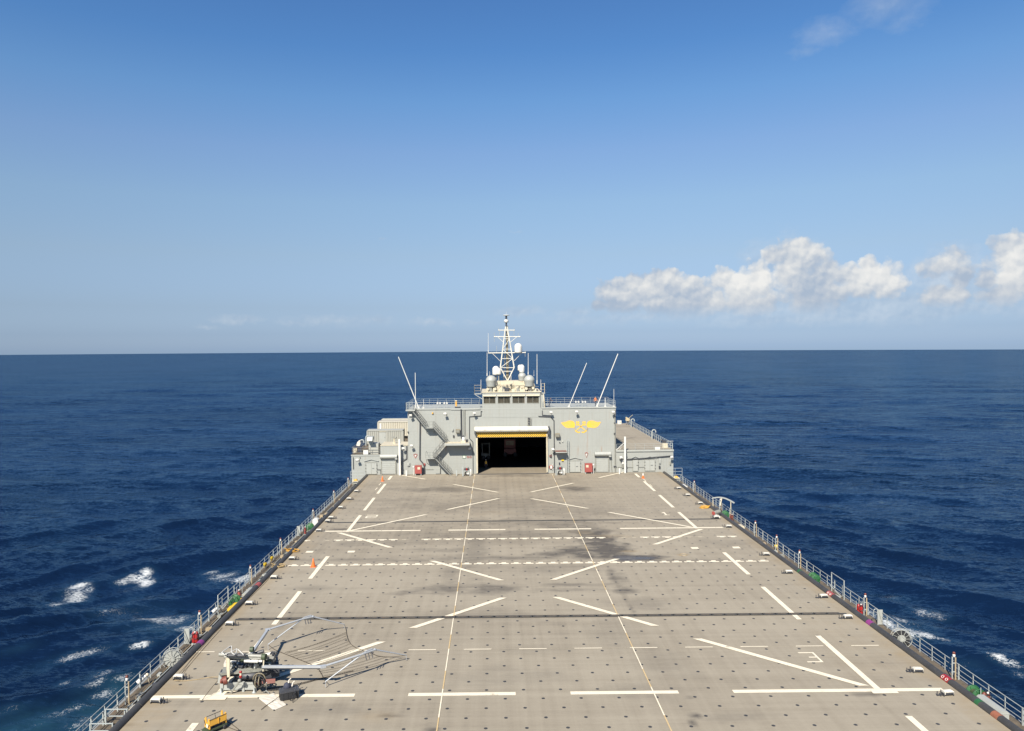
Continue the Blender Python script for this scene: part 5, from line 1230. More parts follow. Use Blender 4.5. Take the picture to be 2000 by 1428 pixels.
# tall white posts
for x, y0, y1, w, lab in ((780.3,858,927,.34,'tall square white post at the left of the deckhouse'),(1220.5,853,923,.30,'tall square white post at the right wing')):
    X = WX(x); Zt = PY(x, y0, YW-.9).z; t = thing('white_post', (X,YW-.9,0), lab, 'post', 'tall white posts'); k = (YW-.9)/YW; t.location.x = X*k
    mb = MB(); mb.box(-w/2,w/2,-w/2,w/2,0,Zt); mb.build('shaft', M['white'], t)
    mb = MB()
    for zz_ in (.25,.55,.9): mb.box(w/2,w/2+.10,-.08,.08,Zt*zz_,Zt*zz_+.12)
    mb.box(-w/2-.06,w/2+.06,-w/2-.06,w/2+.06,0,.05); mb.build('cleat', M['machine'], t)
    if x > 1000:
        for bx, bw in ((-1.35,.10),(-.75,.06)): mb = MB(); mb.beam((-.2,.1,Zt*.82),(bx,.85,RT+.1),bw,bw); mb.build('brace', M['white'], t)
for x, y, lab in ((795,922,'short white bollard left of the fire cabinet'),(1206.5,920,'short white bollard at the foot of the right corner'),(892,927,'short grey bollard below the stair foot')):
    mb = MB(); mb.box(-.1,.1,-.1,.1,0,.95); mb.box(-.12,.12,-.12,.12,.95,.99); thing1('short_post', mb, M['white'] if x != 892 else M['rail'], Vector((WX(x),YW-1.6,0)), lab, 'bollard', 'short posts')
# pump stands beside the hangar door
for x, k, lab in ((911.5,0,'fire pump stand with hose gear left of the hangar door'),(1091,1,'fire pump stand with hose gear right of the hangar door')):
    X = WX(x); t = thing('pump_stand', (X,YW-2.0,0), lab, 'pump stand', 'pump stands by the hangar door'); r = random.Random(int(x))
    mb = MB(); mb.box(-.55,.55,-.35,.35,.85,.93)
    for a in (-.5,.5):
        for b in (-.3,.3): mb.beam((a,b,0),(a,b,.85),.09,.09)
    mb.box(-.75,-.6,-.3,.3,0,1.6); mb.build('stand_frame', M['rail'], t)
    mb = MB(); mb.lathe((-.2,0,.93),[(.16,0),(.2,.1),(.2,.35),(.1,.45)],10); mb.lathe((.3,0,.93),[(.12,0),(.16,.08),(.14,.4),(.05,.5)],10); mb.box(-.1,.15,-.2,.1,.93,1.15); mb.build('pump', M['dark'], t)
    mb = MB(); mb.lathe((.05,-.2,.95),[(.12,0),(.14,.1),(.1,.4)],10); mb.build('red_valve', M['red'], t)
    mb = MB(); mb.lathe((.72,0,.05),[(.12,0),(.15,.1),(.15,.9),(.05,1.1)],10); mb.box(.1,.4,-.3,0,.3,.6); mb.build('tank', M['white'], t)
    mb = MB(); mb.torus((0,-.1,.45),.28,.06,'y',16,6); mb.torus((.05,.15,.4),.24,.06,'y',16,6); mb.build('hose', M['black'], t)

# containers on the left wing
def container(name, x0, x1, Y, H, z, lab, mat, door_x=None, whitep=None):
    t = thing(name, (x0, Y, z), lab, 'container', 'containers on the left wing'); L = x1-x0; W = 2.44
    mb = MB(); n = int(L/.36)
    for i in range(n):
        a, b = i*L/n, (i+1)*L/n; m1, m2 = a+(b-a)*.3, a+(b-a)*.7
        if door_x and door_x[0]-.1 < (a+b)/2 < door_x[1]+.1: mb.add([(a,.02,.1),(b,.02,.1),(b,.02,H-.1),(a,.02,H-.1)], [(0,1,2,3)]); continue
        mb.add([(a,.13,.1),(m1,.0,.1),(m2,.0,.1),(b,.13,.1),(a,.13,H-.1),(m1,.0,H-.1),(m2,.0,H-.1),(b,.13,H-.1)], [(0,1,5,4),(1,2,6,5),(2,3,7,6)])
    mb.box(0,.05,.05,W,.1,H-.1); mb.box(L-.05,L,.05,W,.1,H-.1); mb.box(0,L,W-.05,W,.1,H-.1); mb.box(0,L,.0,W,H-.12,H)
    mb.build('container_body', mat, t)
    mb = MB()
    for a in (0, L): mb.box(a-.06,a+.06,-.05,.08,0,H+.01)
    mb.box(-.06,L+.06,-.05,.08,H-.14,H+.012); mb.box(-.06,L+.06,-.05,.08,0,.13); mb.build('corner_frame', mat, t)
    if door_x:
        a, b = door_x; mb = MB(); mb.box(a,b,-.03,.018,.14,H-.35); d = mb.build('door', M['trim'], t)
        mb = MB(); mb.box(a-.05,b+.05,-.12,.0,H-.30,H-.24); mb.build('door_hood', M['cream'], d)
        mb = MB(); mb.box(b-.2,b-.12,-.06,-.031,H*.45,H*.5); mb.build('handle', M['dark'], d)
    if whitep: mb = MB(); mb.box(whitep[0],whitep[1],-.04,.018,.4,H-.35); mb.build('panel', M['white'], t)
    mb = MB(); [mb.box(L*q,L*q+.15,.1,W-.1,-.32,0) for q in (.02,.5,.95)]; mb.build('skid', M['dark'], t)
    return t
Y1 = YW+12.5; A = PY(717,866,Y1); container('storage_container', A.x, PY(787.5,866,Y1).x, Y1, 2.62, A.z-.15, 'grey ribbed container with a plain door on the left wing', M['container'], door_x=(2.35,3.55))
Y2 = YW+22; A = PY(738,860,Y2); Zt2 = PY(760,823.5,Y2).z; container('storage_container', A.x, PY(796,860,Y2).x+1, Y2, 2.9, Zt2-2.9, 'cream ribbed container standing behind the grey one', M['contcream'], whitep=(.35,.75))
Y3 = YW+27; A = PY(745,860,Y3); Zt3 = PY(760,819.5,Y3).z; container('storage_container', A.x, PY(797,860,Y3).x+1, Y3, 2.9, Zt3-2.9, 'farthest cream container, only its top showing', M['contcream'])
mb = MB(); Q = PY(730,889,YW+.8); QX0, QX1 = PY(720.5,878,YW+.8).x, PY(739.5,878,YW+.8).x
gt = thing('vent_housing', ((QX0+QX1)/2, YW+1.4, WT+.12), 'grey box housing with a slanted vent hood on the left wing', 'vent housing'); p = Part(gt)
mb = MB(); mb.box(QX0, QX1, YW+.6, YW+2.4, WT+.12, PY(730,866.5,YW+.6).z); p(mb, 'housing', M['container'])
hx0, hx1 = PY(719,860,YW+.6).x, PY(729.5,860,YW+.6).x; z1, z2 = PY(725,859.5,YW+.3).z, PY(725,853,YW+.3).z
mb = MB(); mb.box(hx0, hx1, YW-.3, YW+1.2, z1, z2); mb.box(hx0+.2,hx1-.1,YW+.3,YW+1.3,PY(730,866.5,YW+.6).z,z1); mb.prism([(hx0,YW-.3,z1),(hx0,YW-.7,z1-.05),(hx0,YW-.3,z2)],(hx1-hx0,0,0)); p(mb, 'vent_hood', M['trim'])
X, Z = wall(714.5,883.5); mb = MB(); mb.box(-.4,.4,-.04,0,-.35,.35); mb.box(-.43,.43,-.0,.04,-.38,.38,1); thing1('white_board', mb, [M['white'],M['rail']], Vector((X,YW-.08,Z)), 'blank white board on the left wing railing', 'board', 'white boards on the railings')
X, Z = PY(1284,877,YW).x, PY(1284,877,YW).z; mb = MB(); mb.box(-.43,.43,-.04,0,-.35,.35); mb.box(-.46,.46,-.0,.04,-.38,.38,1); thing1('white_board', mb, [M['white'],M['rail']], Vector((X,YW-.08,Z)), 'blank white board on the right wing railing', 'board', 'white boards on the railings')
# mounted guns under covers
def gun(L, lab, flip=1, cover='tan'):
    t = thing('deck_gun', L, lab, 'gun mount', 'covered gun mounts')
    mb = MB(); mb.lathe((0,0,0),[(.35,0),(.3,.1),(.16,.3),(.14,.9)],12); mb.build('pedestal', M['dark'], t)
    mb = MB(); mb.obox((0,0,1.15),(.9,.7,.6),ry=.25*flip); mb.obox((-.2*flip,0,1.5),(.5,.5,.35),ry=.5*flip); mb.build('cover', M[cover], t)
    mb = MB(); mb.tube((.2*flip,0,1.4),(1.2*flip,.2,2.2),.05,8); mb.build('barrel', M['tan'], t)
q = PY(1226,832,YW+41); gun(Vector((q.x,q.y,RT+.08)), 'tan covered gun at the far end of the right side deck')
q = PY(1300,881,YW+2.5)
t = thing('deck_gun', (PY(1298,875,YW+2.5).x,YW+2.5,RT+.08), 'dark gun on a cream box mount at the near corner of the right side deck', 'gun mount', 'covered gun mounts')
mb = MB(); mb.box(-.45,.45,-.4,.4,.0,.85); mb.build('mount_box', M['cream'], t); mb = MB(); mb.obox((-.1,0,1.1),(.7,.5,.45),ry=.2); mb.lathe((-.5,0,1.2),[(.2,0),(.25,.2),(.1,.4)],10); mb.build('receiver', M['dark'], t); mb = MB(); mb.tube((.1,0,1.15),(1.5,-.1,1.15),.05,8); mb.build('barrel', M['trim'], t)
t = thing('deck_gun', (PY(699,875,YW+2.8).x,YW+2.8,WT+.12), 'cream hooded gun with dark stock at the corner of the left wing', 'gun mount', 'covered gun mounts')
mb = MB(); mb.box(-.8,-.1,-.4,.4,.0,.8); mb.build('mount_box', M['cream'], t); mb = MB(); mb.obox((.0,0,1.0),(1.3,.5,.35)); mb.obox((.35,0,.5),(.6,.5,.7)); mb.build('receiver', M['navy'], t); mb = MB(); mb.obox((.15,0,1.5),(.6,.5,.7),ry=.3); mb.ball((.3,0,1.95),.2,8); mb.build('cover', M['canvas'], t)
mb = MB(); mb.box(-.45,.45,-.35,.35,0,.75); mb.box(-.48,.48,-.38,.38,.75,.82); mb.box(.1,.25,-.36,-.351,.25,.5,1); q = PY(1209.5,830,YW+42.5); thing1('deck_locker', mb, [M['white'],M['cart']], Vector((q.x,q.y,RT+.08)), 'white locker at the far end of the right side deck', 'locker')
# cane-shaped vents along the right side deck
for i, (x, y, lab) in enumerate(((1236,833,'far cane-shaped vent pipe on the right side deck'),(1277,855,'near cane-shaped vent pipe on the right side deck'))):
    Y = RWX1*FP/(x-CX)-1; mb = MB(); mb.tube((0,0,0),(0,0,1.5),.11,10); mb.torus((.35,0,1.5),.35,.11,'y',10,10,a0=0,a1=math.pi); mb.lathe((.7,0,1.35),[(.14,0),(.13,.15)],10)
    thing1('vent_pipe', mb, M['rail'], Vector((RWX1-.6,Y,RT+.08)), lab, 'vent pipe', 'cane-shaped vent pipes')
for i, x in enumerate((706,712)):
    Y = abs(LWX0)*FP/(CX-x)-2; mb = MB(); mb.tube((0,0,0),(0,0,1.6),.11,10); mb.torus((.35,0,1.6),.35,.11,'y',10,10,a0=0,a1=math.pi); mb.lathe((.7,0,1.45),[(.14,0),(.13,.15)],10)
    thing1('vent_pipe', mb, M['rail'], Vector((LWX0+.6,YW+5+i*6,WT+.12)), ('near','far')[i]+' cane-shaped vent pipe on the left wing', 'vent pipe', 'cane-shaped vent pipes')
# yellowish gear by container
t = thing('davit_head', (PY(770,868,YW+2).x,YW+2,5.1), 'cream davit head on the raised left block', 'davit')
mb = MB(); mb.tube((0,0,0),(0,0,.9),.12,8); mb.box(-.25,.25,-.2,.2,0,.15); mb.build('stem', M['cream'], t); mb = MB(); mb.obox((-.1,0,1.05),(.6,.3,.3)); mb.ball((.25,0,1.0),.18,8); mb.beam((.1,0,.2),(-.9,0,-.2),.05,.05); mb.build('head', M['machine'], t)
# dim things inside the hangar
t = thing('forklift', (-1.5, YW+16, 0), 'white forklift frame parked in the dark hangar at the left', 'forklift')
mb = MB(); mb.box(-1.0,.4,-1,1,.5,1.3); mb.box(-.9,-.75,-.9,.9,1.3,3.1); mb.box(.45,.62,-.9,.9,.4,3.3); mb.box(-.9,.5,-.9,.9,3.1,3.2); mb.build('body', M['trim'], t)
for a in (-.7,.3):
    mb = MB(); mb.lathe((a,-1.05,.45),[(.2,0),(.45,.02),(.45,.3),(.2,.32)],16,'y'); mb.build('wheel', M['black'], t)
t = thing('tow_tractor', (3.1, YW+20, 0), 'dim red boxy tractor deep inside the hangar', 'tractor')
mb = MB(); mb.box(-1.2,1.2,-1.5,1.5,.6,1.6); mb.box(-1.1,1.1,-.3,1.2,1.6,3.4); mb.build('body', M['fired'], t); mb = MB(); mb.box(-.8,.8,-.33,-.301,2.2,3.1); mb.build('windscreen', M['glass'], t)
for a in (-1.0,1.0):
    mb = MB(); mb.lathe((a,-1.6,.5),[(.2,0),(.5,.02),(.5,.35),(.2,.37)],16,'y'); mb.build('wheel', M['black'], t)
# ------------------------------------------------------------------ folded net machine and gear on the near deck
def hz(x, y, h): return P(x, y, h)
nm = P(480, 1335)
net = thing('net_machine', (nm.x, nm.y, 0), 'grey machine with two long folding arms and a rope net spread on the deck', 'machine'); np_ = Part(net)
def tubes(mb, pts, r, **k):
    for a, b in zip(pts[:-1], pts[1:]): mb.tube(a, b, r, 10, **k)
    for a in pts[1:-1]: mb.ball(a, r*1.05, 8)
# arm A (far) and arm B (near)
A0 = hz(487,1283,1.75); A1 = hz(523,1230,1.6); A2 = hz(591,1209,1.65); A3 = hz(611,1204.5,1.6); A4 = hz(672.5,1219.5,.40); AS = hz(523.5,1259,.40)
B0 = hz(512,1302,1.5); B1 = hz(631,1302,1.5); B2 = hz(708,1277.5,1.65); B3 = hz(732,1269,1.6); B4 = hz(793.5,1280,.40); BS = hz(635.5,1331.5,.40)
for nm_, a0, a1, a2, a3, a4, as_ in (('arm_far',A0,A1,A2,A3,A4,AS),('arm_near',B0,B1,B2,B3,B4,BS)):
    mb = MB(); mb.beam(a0, a1, .16, .13); mb.obox(a1, (.34,.24,.14), rz=.5); mb.tube(a1, a2, .068, 10, r2=.055)
    arm = np_(mb, 'folding_arm', M['alu'])
    mb = MB(); mb.tube(a2, a3, .08, 10); mb.obox((a2+a3)/2+Vector((0,0,.09)), (.62,.09,.09), rz=math.atan2((a3-a2).y,(a3-a2).x)); mb.ball(a3,.10,8)
    for k in range(3): q = a2.lerp(a3, .2+.25*k); mb.beam(q, q+Vector((.12,-.1,-.42)), .05, .05, 1)
    np_(mb, 'arm_knuckle', [M['alu'],M['dark']], arm)
    mb = MB(); mb.tube(a3, a4, .055, 10, r2=.035); mb.tube(a4, a4+Vector((0,0,-.34)), .02, 5); np_(mb, 'arm_tip', M['alu'], arm)
    mb = MB(); mb.tube(a2, as_, .052, 10, r2=.038); mb.tube(as_, as_+Vector((.03,-.05,-.34)), .02, 5); np_(mb, 'strut', M['alu'], arm)
    mb = MB(); mb.beam(a0+Vector((0,0,-.12)), a0.lerp(a1,.95)+Vector((0,0,-.11)), .10, .05); np_(mb, 'arm_under_rail', M['dark'], arm)  # dark beam running just below the arm
# net of ropes
def Q(x, y, h=.06): return hz(380+x/4.545, 1180+y/4.545, h)
def curve(ctrl, n=14):
    out = []
    c = [ctrl[0]]+ctrl+[ctrl[-1]]
    for i in range(len(ctrl)-1):
        p0, p1, p2, p3 = c[i:i+4]
        for k in range(n//2):
            t = k/(n//2); out.append(.5*((2*p1)+(p2-p0)*t+(2*p0-5*p1+4*p2-p3)*t*t+(3*p1-p0-3*p2+p3)*t**3))
    out.append(ctrl[-1]); return out
mb = MB()
e1 = curve([AS, Q(715,405), Q(800,440), Q(900,480), Q(1000,520), Q(1085,565), Q(1120,610), Q(1145,660), BS])
e2 = curve([A4, Q(1345,230), Q(1355,290), Q(1380,345), Q(1430,385), Q(1500,412), Q(1580,440), Q(1640,462), Q(1750,468), B4])
mb.path(e1, .020, 5); mb.path(e2, .020, 5)
np_(mb, 'net_edge_rope', M['rope'])
r = random.Random(2)
L1 = curve([Q(800,425), Q(870,460), Q(960,505), Q(1060,555), Q(1105,600), Q(1140,655)], 20); L2_ = curve([Q(1345,250), Q(1350,290), Q(1380,345), Q(1440,395), Q(1560,440), Q(1690,466), Q(1840,478)], 20)
for k in range(15):
    a = L1[int(k/14*(len(L1)-1))]; b = L2_[int((k/14)*(len(L2_)-1))]
    sag = Vector((r.uniform(-.1,.1), -.25-.1*r.random(), 0)); m1 = a.lerp(b,.35)+sag; m2 = a.lerp(b,.7)+sag*.8
    mb = MB(); mb.path(curve([a+Vector((0,0,-.03)), m1, m2, b], 10), .0105, 4); np_(mb, 'net_rope', M['rope'])
# base frame: two steel beams with feet
def G(x, y, h=0.0): return hz(420+x/12.98, 1260+y/12.98, h)     # close-up picture coordinates on a level h above the deck
f0 = G(130,1190); f1 = G(1040,1190); fy0 = f0.y; fy1 = f0.y+2.7
mb = MB()
X0, X1 = f0.x, f1.x
for y in (fy0, fy1):
    mb.box(X0, X1, y, y+.10, .46, .58); mb.box(X0, X1, y, y+.10, .12, .22); mb.box(X0, X1, y+.04, y+.06, .22, .46)
    for a, b in ((X0, X0+.20),(X1-.16, X1),((X0+X1)/2+.25,(X0+X1)/2+.40)): mb.box(a, b, y-.03, y+.13, .0, .62)
for x in (X0, X1-.12): mb.box(x, x+.12, fy0+.1, fy1, .30, .46)
mb.prism([(X0-.15,fy0-.02,.58),(X0+.35,fy0-.02,.58),(X0-.05,fy0-.02,1.15)], (0,.12,0))
base = np_(mb, 'base_frame', M['trim'])
for a in (X0+.1, X1-.1):
    mb = MB(); mb.lathe((a,fy0-.12,.003),[(.13,0),(.13,.04),(.05,.07),(.05,.3)],10); np_(mb, 'foot_jack', M['rail'], base)
# slewing tub and dark machinery body
ctr = Vector(((X0+X1)/2+.55, fy0+1.5, 0))
mb = MB(); mb.lathe(ctr+Vector((-.1,0,.55)), [(1.0,0),(1.15,.1),(1.1,.35),(.7,.45)], 24); mb.obox(ctr+Vector((.75,.2,.75)), (1.5,1.5,.7), rz=.35); mb.obox(ctr+Vector((-1.1,-.6,.85)), (1.7,.5,.30), rz=.15)
np_(mb, 'slew_body', M['dark'])
mb = MB(); mb.obox(ctr+Vector((-.35,-.55,1.05)), (2.9,1.0,.12), rz=.22); mb.beam(ctr+Vector((-1.9,-1.15,.98)), ctr+Vector((1.1,-.45,1.20)), .10, .16); mb.beam(ctr+Vector((-1.9,.2,1.0)), ctr+Vector((1.2,.75,1.2)), .10, .16)
np_(mb, 'tray', M['machine'])
r = random.Random(14); mb = MB()
for i in range(110):
    q = ctr+Vector((r.uniform(-1.5,1.25), r.uniform(-.75,.75), 0)); q.z = 1.15+.12*(q.x-ctr.x)+r.uniform(0,.45); s_ = r.uniform(.08,.30); m = r.choice((0,0,0,1,1,2,3,3,3))
    k = r.randint(0,3)
    if k == 0: mb.obox(q, (s_*1.3,s_,s_), rz=r.uniform(0,3), rx=r.uniform(-.5,.5), mi=m)
    elif k == 1: mb.tube(q-Vector((s_,0,0)), q+Vector((s_,r.uniform(-.2,.2),r.uniform(-.1,.2))), s_*.4, 10, mi=m)
    elif k == 2: mb.ball(q, s_*.6, 8, mi=m)
    else: mb.torus(q, s_*.9, .025, r.choice('xyz'), 12, 5, mi=3, a1=r.uniform(3,6))
np_(mb, 'engine_cluster', [M['machine'],M['white'],M['olive'],M['dark']])
mb = MB()
for i in range(40):
    q = ctr+Vector((r.uniform(-1.6,1.6), r.uniform(-.9,.6), r.uniform(.6,1.3)))
    mb.path(curve([q, q+Vector((r.uniform(-.4,.4),-.2,r.uniform(-.3,.1))), q+Vector((r.uniform(-.6,.6),r.uniform(-.3,.3),r.uniform(-.5,.1)))], 8), r.uniform(.015,.035), 5, mi=r.choice((0,0,1)))
np_(mb, 'hose_bundle', [M['black'],M['rail']])
# upper bench: long tube on posts with red-topped handles
T0 = G(105,235,2.35); T1 = G(1290,330,2.05)
mb = MB(); mb.tube(T0, G(1180,285,2.15), .13, 12); mb.tube(G(230,300,2.2), G(1180,345,2.0), .09, 10); np_(mb, 'launch_tube', M['machine'])
mb = MB(); mb.tube(G(300,262,2.42), G(780,262,2.36), .11, 10); mb.tube(G(380,350,2.0), G(640,360,2.0), .10, 8); np_(mb, 'dark_rail', M['dark'])
mb = MB(); mb.tube(G(1190,290,2.1), G(1290,300,2.1), .19, 14); mb.tube(G(890,110,2.0), G(975,110,2.0), .17, 14); np_(mb, 'end_cushion', M['olive'])
mb = MB(); mb.tube(G(750,385,1.9), G(1095,400,1.85), .14, 14); mb.tube(G(1095,400,1.85), G(1200,410,1.85), .07, 10); np_(mb, 'cylinder', M['white'])
pA = G(345,330,2.15); pB = G(290,330,2.15)
for a_, b_, w_ in ((pA, Vector((pA.x,pA.y-.05,.95)), .17), (pB, Vector((pB.x,pB.y+.2,1.0)), .09), (G(1240,340,2.0), Vector((T1.x-.2,T1.y,1.2)), .07)): mb = MB(); mb.beam(a_, b_, w_, w_*.8); np_(mb, 'bench_post', M['cream'])
mb = MB()
cc_ = G(480,110,2.65)
for (a, b) in (((420,20),(415,150)),((415,150),(440,210)),((440,210),(490,235)),((490,235),(540,190)),((540,190),(555,95)),((180,180),(390,25)),((580,110),(720,240)),((270,225),(420,170)),((170,190),(250,250)),((420,170),(560,90))): mb.tube(G(*a,2.6), G(*b,2.6), .028, 6)
np_(mb, 'wire_yoke', M['white'])
mb = MB(); mb.tube(G(200,915,.9), G(300,880,.95), .26, 14); mb.tube(G(160,910,.9), G(200,915,.9), .16, 12); np_(mb, 'winch_drum', M['rustred'])
mb = MB(); q = G(652,830,1.0); mb.lathe(q, [(.07,0),(.09,.04),(.09,.16),(.08,.17)], 12); mb.lathe(q+Vector((0,0,.17)), [(.075,0),(.075,.15)], 12, mi=1); mb.lathe(q+Vector((0,0,.32)), [(.08,0),(.09,.04),(.08,.10),(.03,.13)], 12); np_(mb, 'red_lamp', [M['red'],M['cream']])
mb = MB(); mb.beam(G(410,1195,.1), G(640,900,.95), .09, .09); mb.ball(G(620,905,.95),.13,8); np_(mb, 'outrigger', M['machine'])
q = G(1100,930,.75)
mb = MB(); [mb.torus(q+Vector((r.uniform(-.15,.15),r.uniform(-.1,.2),r.uniform(-.12,.12))), r.uniform(.18,.40), .04, r.choice('xyy'), 18, 6, mi=r.choice((0,0,1))) for _ in range(9)]
np_(mb, 'hose_drum', [M['black'],M['brown']])
mb = MB(); mb.obox(G(1300,920,.75), (1.1,.08,.26), rz=.12, rx=-.4); o = np_(mb, 'side_plate', M['rustred'])
mb = MB(); mb.tube(G(1305,950,.8), G(1300,1140,.0), .03, 6); mb.tube(G(1300,1150,.3),G(1240,1200,0),.025,6); mb.tube(G(1300,1150,.3),G(1390,1250,0),.025,6); np_(mb, 'stay_leg', M['rail'])
mb = MB(); mb.obox(ctr+Vector((-1.9,.7,.75)), (.6,.7,.5), rz=.2); np_(mb, 'cover_sheet', M['canvas'])
# lashing ropes
def rope(pts, lab, m='rope', r=.018, name='lashing_rope'):
    mb = MB(); pp = curve([P(x,y,h) for x,y,h in pts], 12); L = pp[0].copy(); L.z = 0
    mb.path([q-L for q in pp], r, 5); thing1(name, mb, M[m], L, lab, 'rope', 'ropes on the deck')
rope([(432,1322,.8),(412,1345,.5),(395,1367,.05)], 'lashing rope from the machine winch to a deck socket at its left')
rope([(520,1349,.05),(580,1338,.05),(640,1322,.05),(690,1310,.05)], 'rope trailing from the machine toward the near arm')
rope([(522,1345,.05),(570,1338,.05),(620,1326,.05),(664,1316,.05)], 'second rope trailing beside the first under the near arm')
rope([(510,1386,.05),(520,1378,.05),(535,1368,.1),(548,1358,.3)], 'dark rope lying across the white mat')
rope([(340,1326,.35),(362,1302,.05),(395,1263,.05),(430,1225,.05),(452,1204,.05),(485,1170,.05),(518,1138,.03),(533,1117,.05),(545,1098,.05),(560,1077,.05)], 'long thin rope running along the left deck edge', r=.014)
rope([(342,1326,.35),(366,1304,.03),(400,1264,.03),(434,1226,.03)], 'second thin rope beside the long one at the left edge', r=.014)
rope([(340,1329,.1),(360,1330,.03),(385,1327,.03),(410,1323,.05),(433,1322,.6)], 'tan rope from the deck edge light to the machine', m='tanrope')
rope([(424,1411,.1),(440,1418,.05),(463,1427,.03)], 'cable from the yellow cart toward the bottom edge')
rope([(441,1408,.1),(452,1414,.03),(466,1425,.03)], 'short tie-down strap right of the yellow cart')
# white mat, black case and soft gear
t = thing('white_mat', P(530,1366), 'square white canvas mat on the deck below the machine', 'mat')
c4 = [P(504.5,1364.5), P(535,1388.5), P(559.5,1377.5), P(534,1354)]
mb = MB(); L = t.location.copy(); N_ = 8; g = {}
vs = []
r = random.Random(4)
for i in range(N_+1):
    for j in range(N_+1):
        q = c4[0].lerp(c4[1], i/N_).lerp(c4[3].lerp(c4[2], i/N_), j/N_); vs.append((q.x-L.x, q.y-L.y, .025+(r.uniform(0,.04) if 0 < i < N_ and 0 < j < N_ else 0)))
mb.add(vs, [(i*(N_+1)+j,(i+1)*(N_+1)+j,(i+1)*(N_+1)+j+1,i*(N_+1)+j+1) for i in range(N_) for j in range(N_)], 0, False); mb.build('mat_sheet', M['canvas'], t)
mb = MB(); [mb.ball(Vector((q.x-L.x,q.y-L.y,.05)),.05,6) for q in c4]; mb.build('grommet', M['dark'], t)
mb = MB()
for (x0,y0),(x1,y1) in zip([(432+60,1345),(452,1348),(440,1352),(423,1355)][1:], [(452,1348),(440,1352),(423,1355),(418,1359)][1:]): pass
# faded paint skirt under the left end of the machine
a = P(410,1361); zz[0] += .001
mbp = MB(); pts = [P(409,1361),P(417,1355),(P(430,1350)),P(448,1350),P(440,1355),P(432,1363)]; mbp.add([(q.x,q.y,.012) for q in pts],[tuple(range(6))]); mbp.build('painted_patch', M['line'], deck, recalc=False)
q = P(560,1368); case = thing('equipment_case', (q.x+.05,q.y+.35,0), 'black ribbed equipment case standing beside the white mat', 'case', rz=.42)
mb = MB(); mb.box(-.62,.62,-.36,.36,.04,.52); [mb.box(a-.03,a+.03,-.39,-.36,.06,.50) for a in (-.45,-.15,.15,.45)]; [mb.box(-.65,-.62,a-.03,a+.03,.06,.50) for a in (-.2,.2)]; mb.build('case_body', M['black'], case); case.scale = (.9,.9,.9)
mb = MB(); mb.box(-.65,.65,-.39,.39,.52,.62); mb.box(-.5,.5,-.25,.25,.62,.65); mb.build('case_lid', M['dark'], case)
mb = MB(); mb.torus((.1,-.5,.1),.16,.02,'z',12,5); mb.build('handle', M['black'], case)
q = P(556,1352,.5); bag = thing('gear_bundle', (case.location.x-.05,case.location.y+.15,.65), 'black bag with two cream gloves lying on the equipment case', 'bag'); bag.scale = (.72,.72,.72); bag.location.z = .58
mb = MB(); mb.lathe((-.15,0,0),[(.30,0),(.33,.12),(.24,.34),(.08,.44)],12); mb.obox((.1,.1,.12),(.5,.3,.24),rz=.3); mb.build('bag_body', M['navy'], bag)
for a, b in (((-.02,.0,.40),(.02,.05,.62)),((.32,-.1,.15),(.36,-.05,.42))):
    mb = MB(); mb.tube(a, b, .07, 10, r2=.055); A_, B_ = Vector(a), Vector(b); mb.tube(B_, B_+Vector((.14,.03,.12)), .045, 8); mb.ball(B_+Vector((.14,.03,.12)),.05,8); mb.build('glove', M['canvas'], bag)
mb = MB(); a = P(572,1360,.4); b = P(588.5,1333,.55); L = a.copy(); L.z = 0; mb.tube(a-L, b-L, .03, 8, r2=.022); mb.tube((a-L).lerp(b-L,.18), (a-L).lerp(b-L,.42), .065, 8); mb.tube(a-L, Vector((0,0,0)), .025, 6); thing1('tripod_pole', mb, M['black'], L, 'black telescopic pole leaning out behind the equipment case', 'pole')
for i, (x, y) in enumerate(((531,1348),(536,1347.5),(541,1346.5))):
    pass
mb = MB(); L = P(537,1348)
for i in range(4): mb.torus((i*.16-.25,i*.02,.06), .13, .03, 'z', 14, 5)
thing1('cable_coil', mb, M['black'], Vector((L.x,L.y,0)), 'small black cable coils between machine and case', 'cable')
# yellow cradle cart
q = P(405, 1433); th = .69; ct = thing('cradle_cart', (q.x+.33,q.y+.40,0), 'yellow V-notched cradle cart on a dark base', 'cart', rz=-th); ct.scale = (.68,.68,.74)
Lc = 1.55; wv = .40
def vplate(y):
    pts = [(-wv,.42),(wv,.42),(wv,.80),(wv*.95,1.10),(wv*.62,1.22),(wv*.48,1.12),(.08,.80),(-.08,.80),(-wv*.48,1.12),(-wv*.62,1.22),(-wv*.95,1.10),(-wv,.80)]
    m = MB(); m.add([(a,y,b) for a,b in pts]+[(a,y+.08,b) for a,b in pts], [(0,1,2,6,7,11),(2,3,4,5,6),(7,8,9,10,11),(12,23,19,18,14,13),(18,17,16,15,14),(23,22,21,20,19)]+[(i,(i+1)%12,12+(i+1)%12,12+i) for i in range(12)]); return m
for y in (-Lc/2, Lc/2-.08): vplate(y).build('notched_plate', M['cart'], ct)
mb = MB(); mb.obox((wv*.92,0,.86),(.06,Lc-.16,.42),ry=-.15); mb.beam((wv,-.0,.85),(wv,.06,.85),.09,.45); mb.build('side_board', M['cart'], ct)
mb = MB()
for a in (-wv*.95,wv*.95): mb.tube((a,-Lc/2,1.12),(a,Lc/2,1.12),.022,6)
mb.tube((-wv*.95,Lc*.1,1.12),(-wv*.6,Lc*.1,.7),.02,5); mb.build('top_bar', M['black'], ct)
mb = MB(); mb.box(-wv*.8,wv*.8,-Lc/2+.1,Lc/2-.1,.36,.41); mb.box(-wv*.55,wv*.6,-Lc*.2,Lc*.3,.41,.66); mb.build('engine_block', M['dark'], ct)
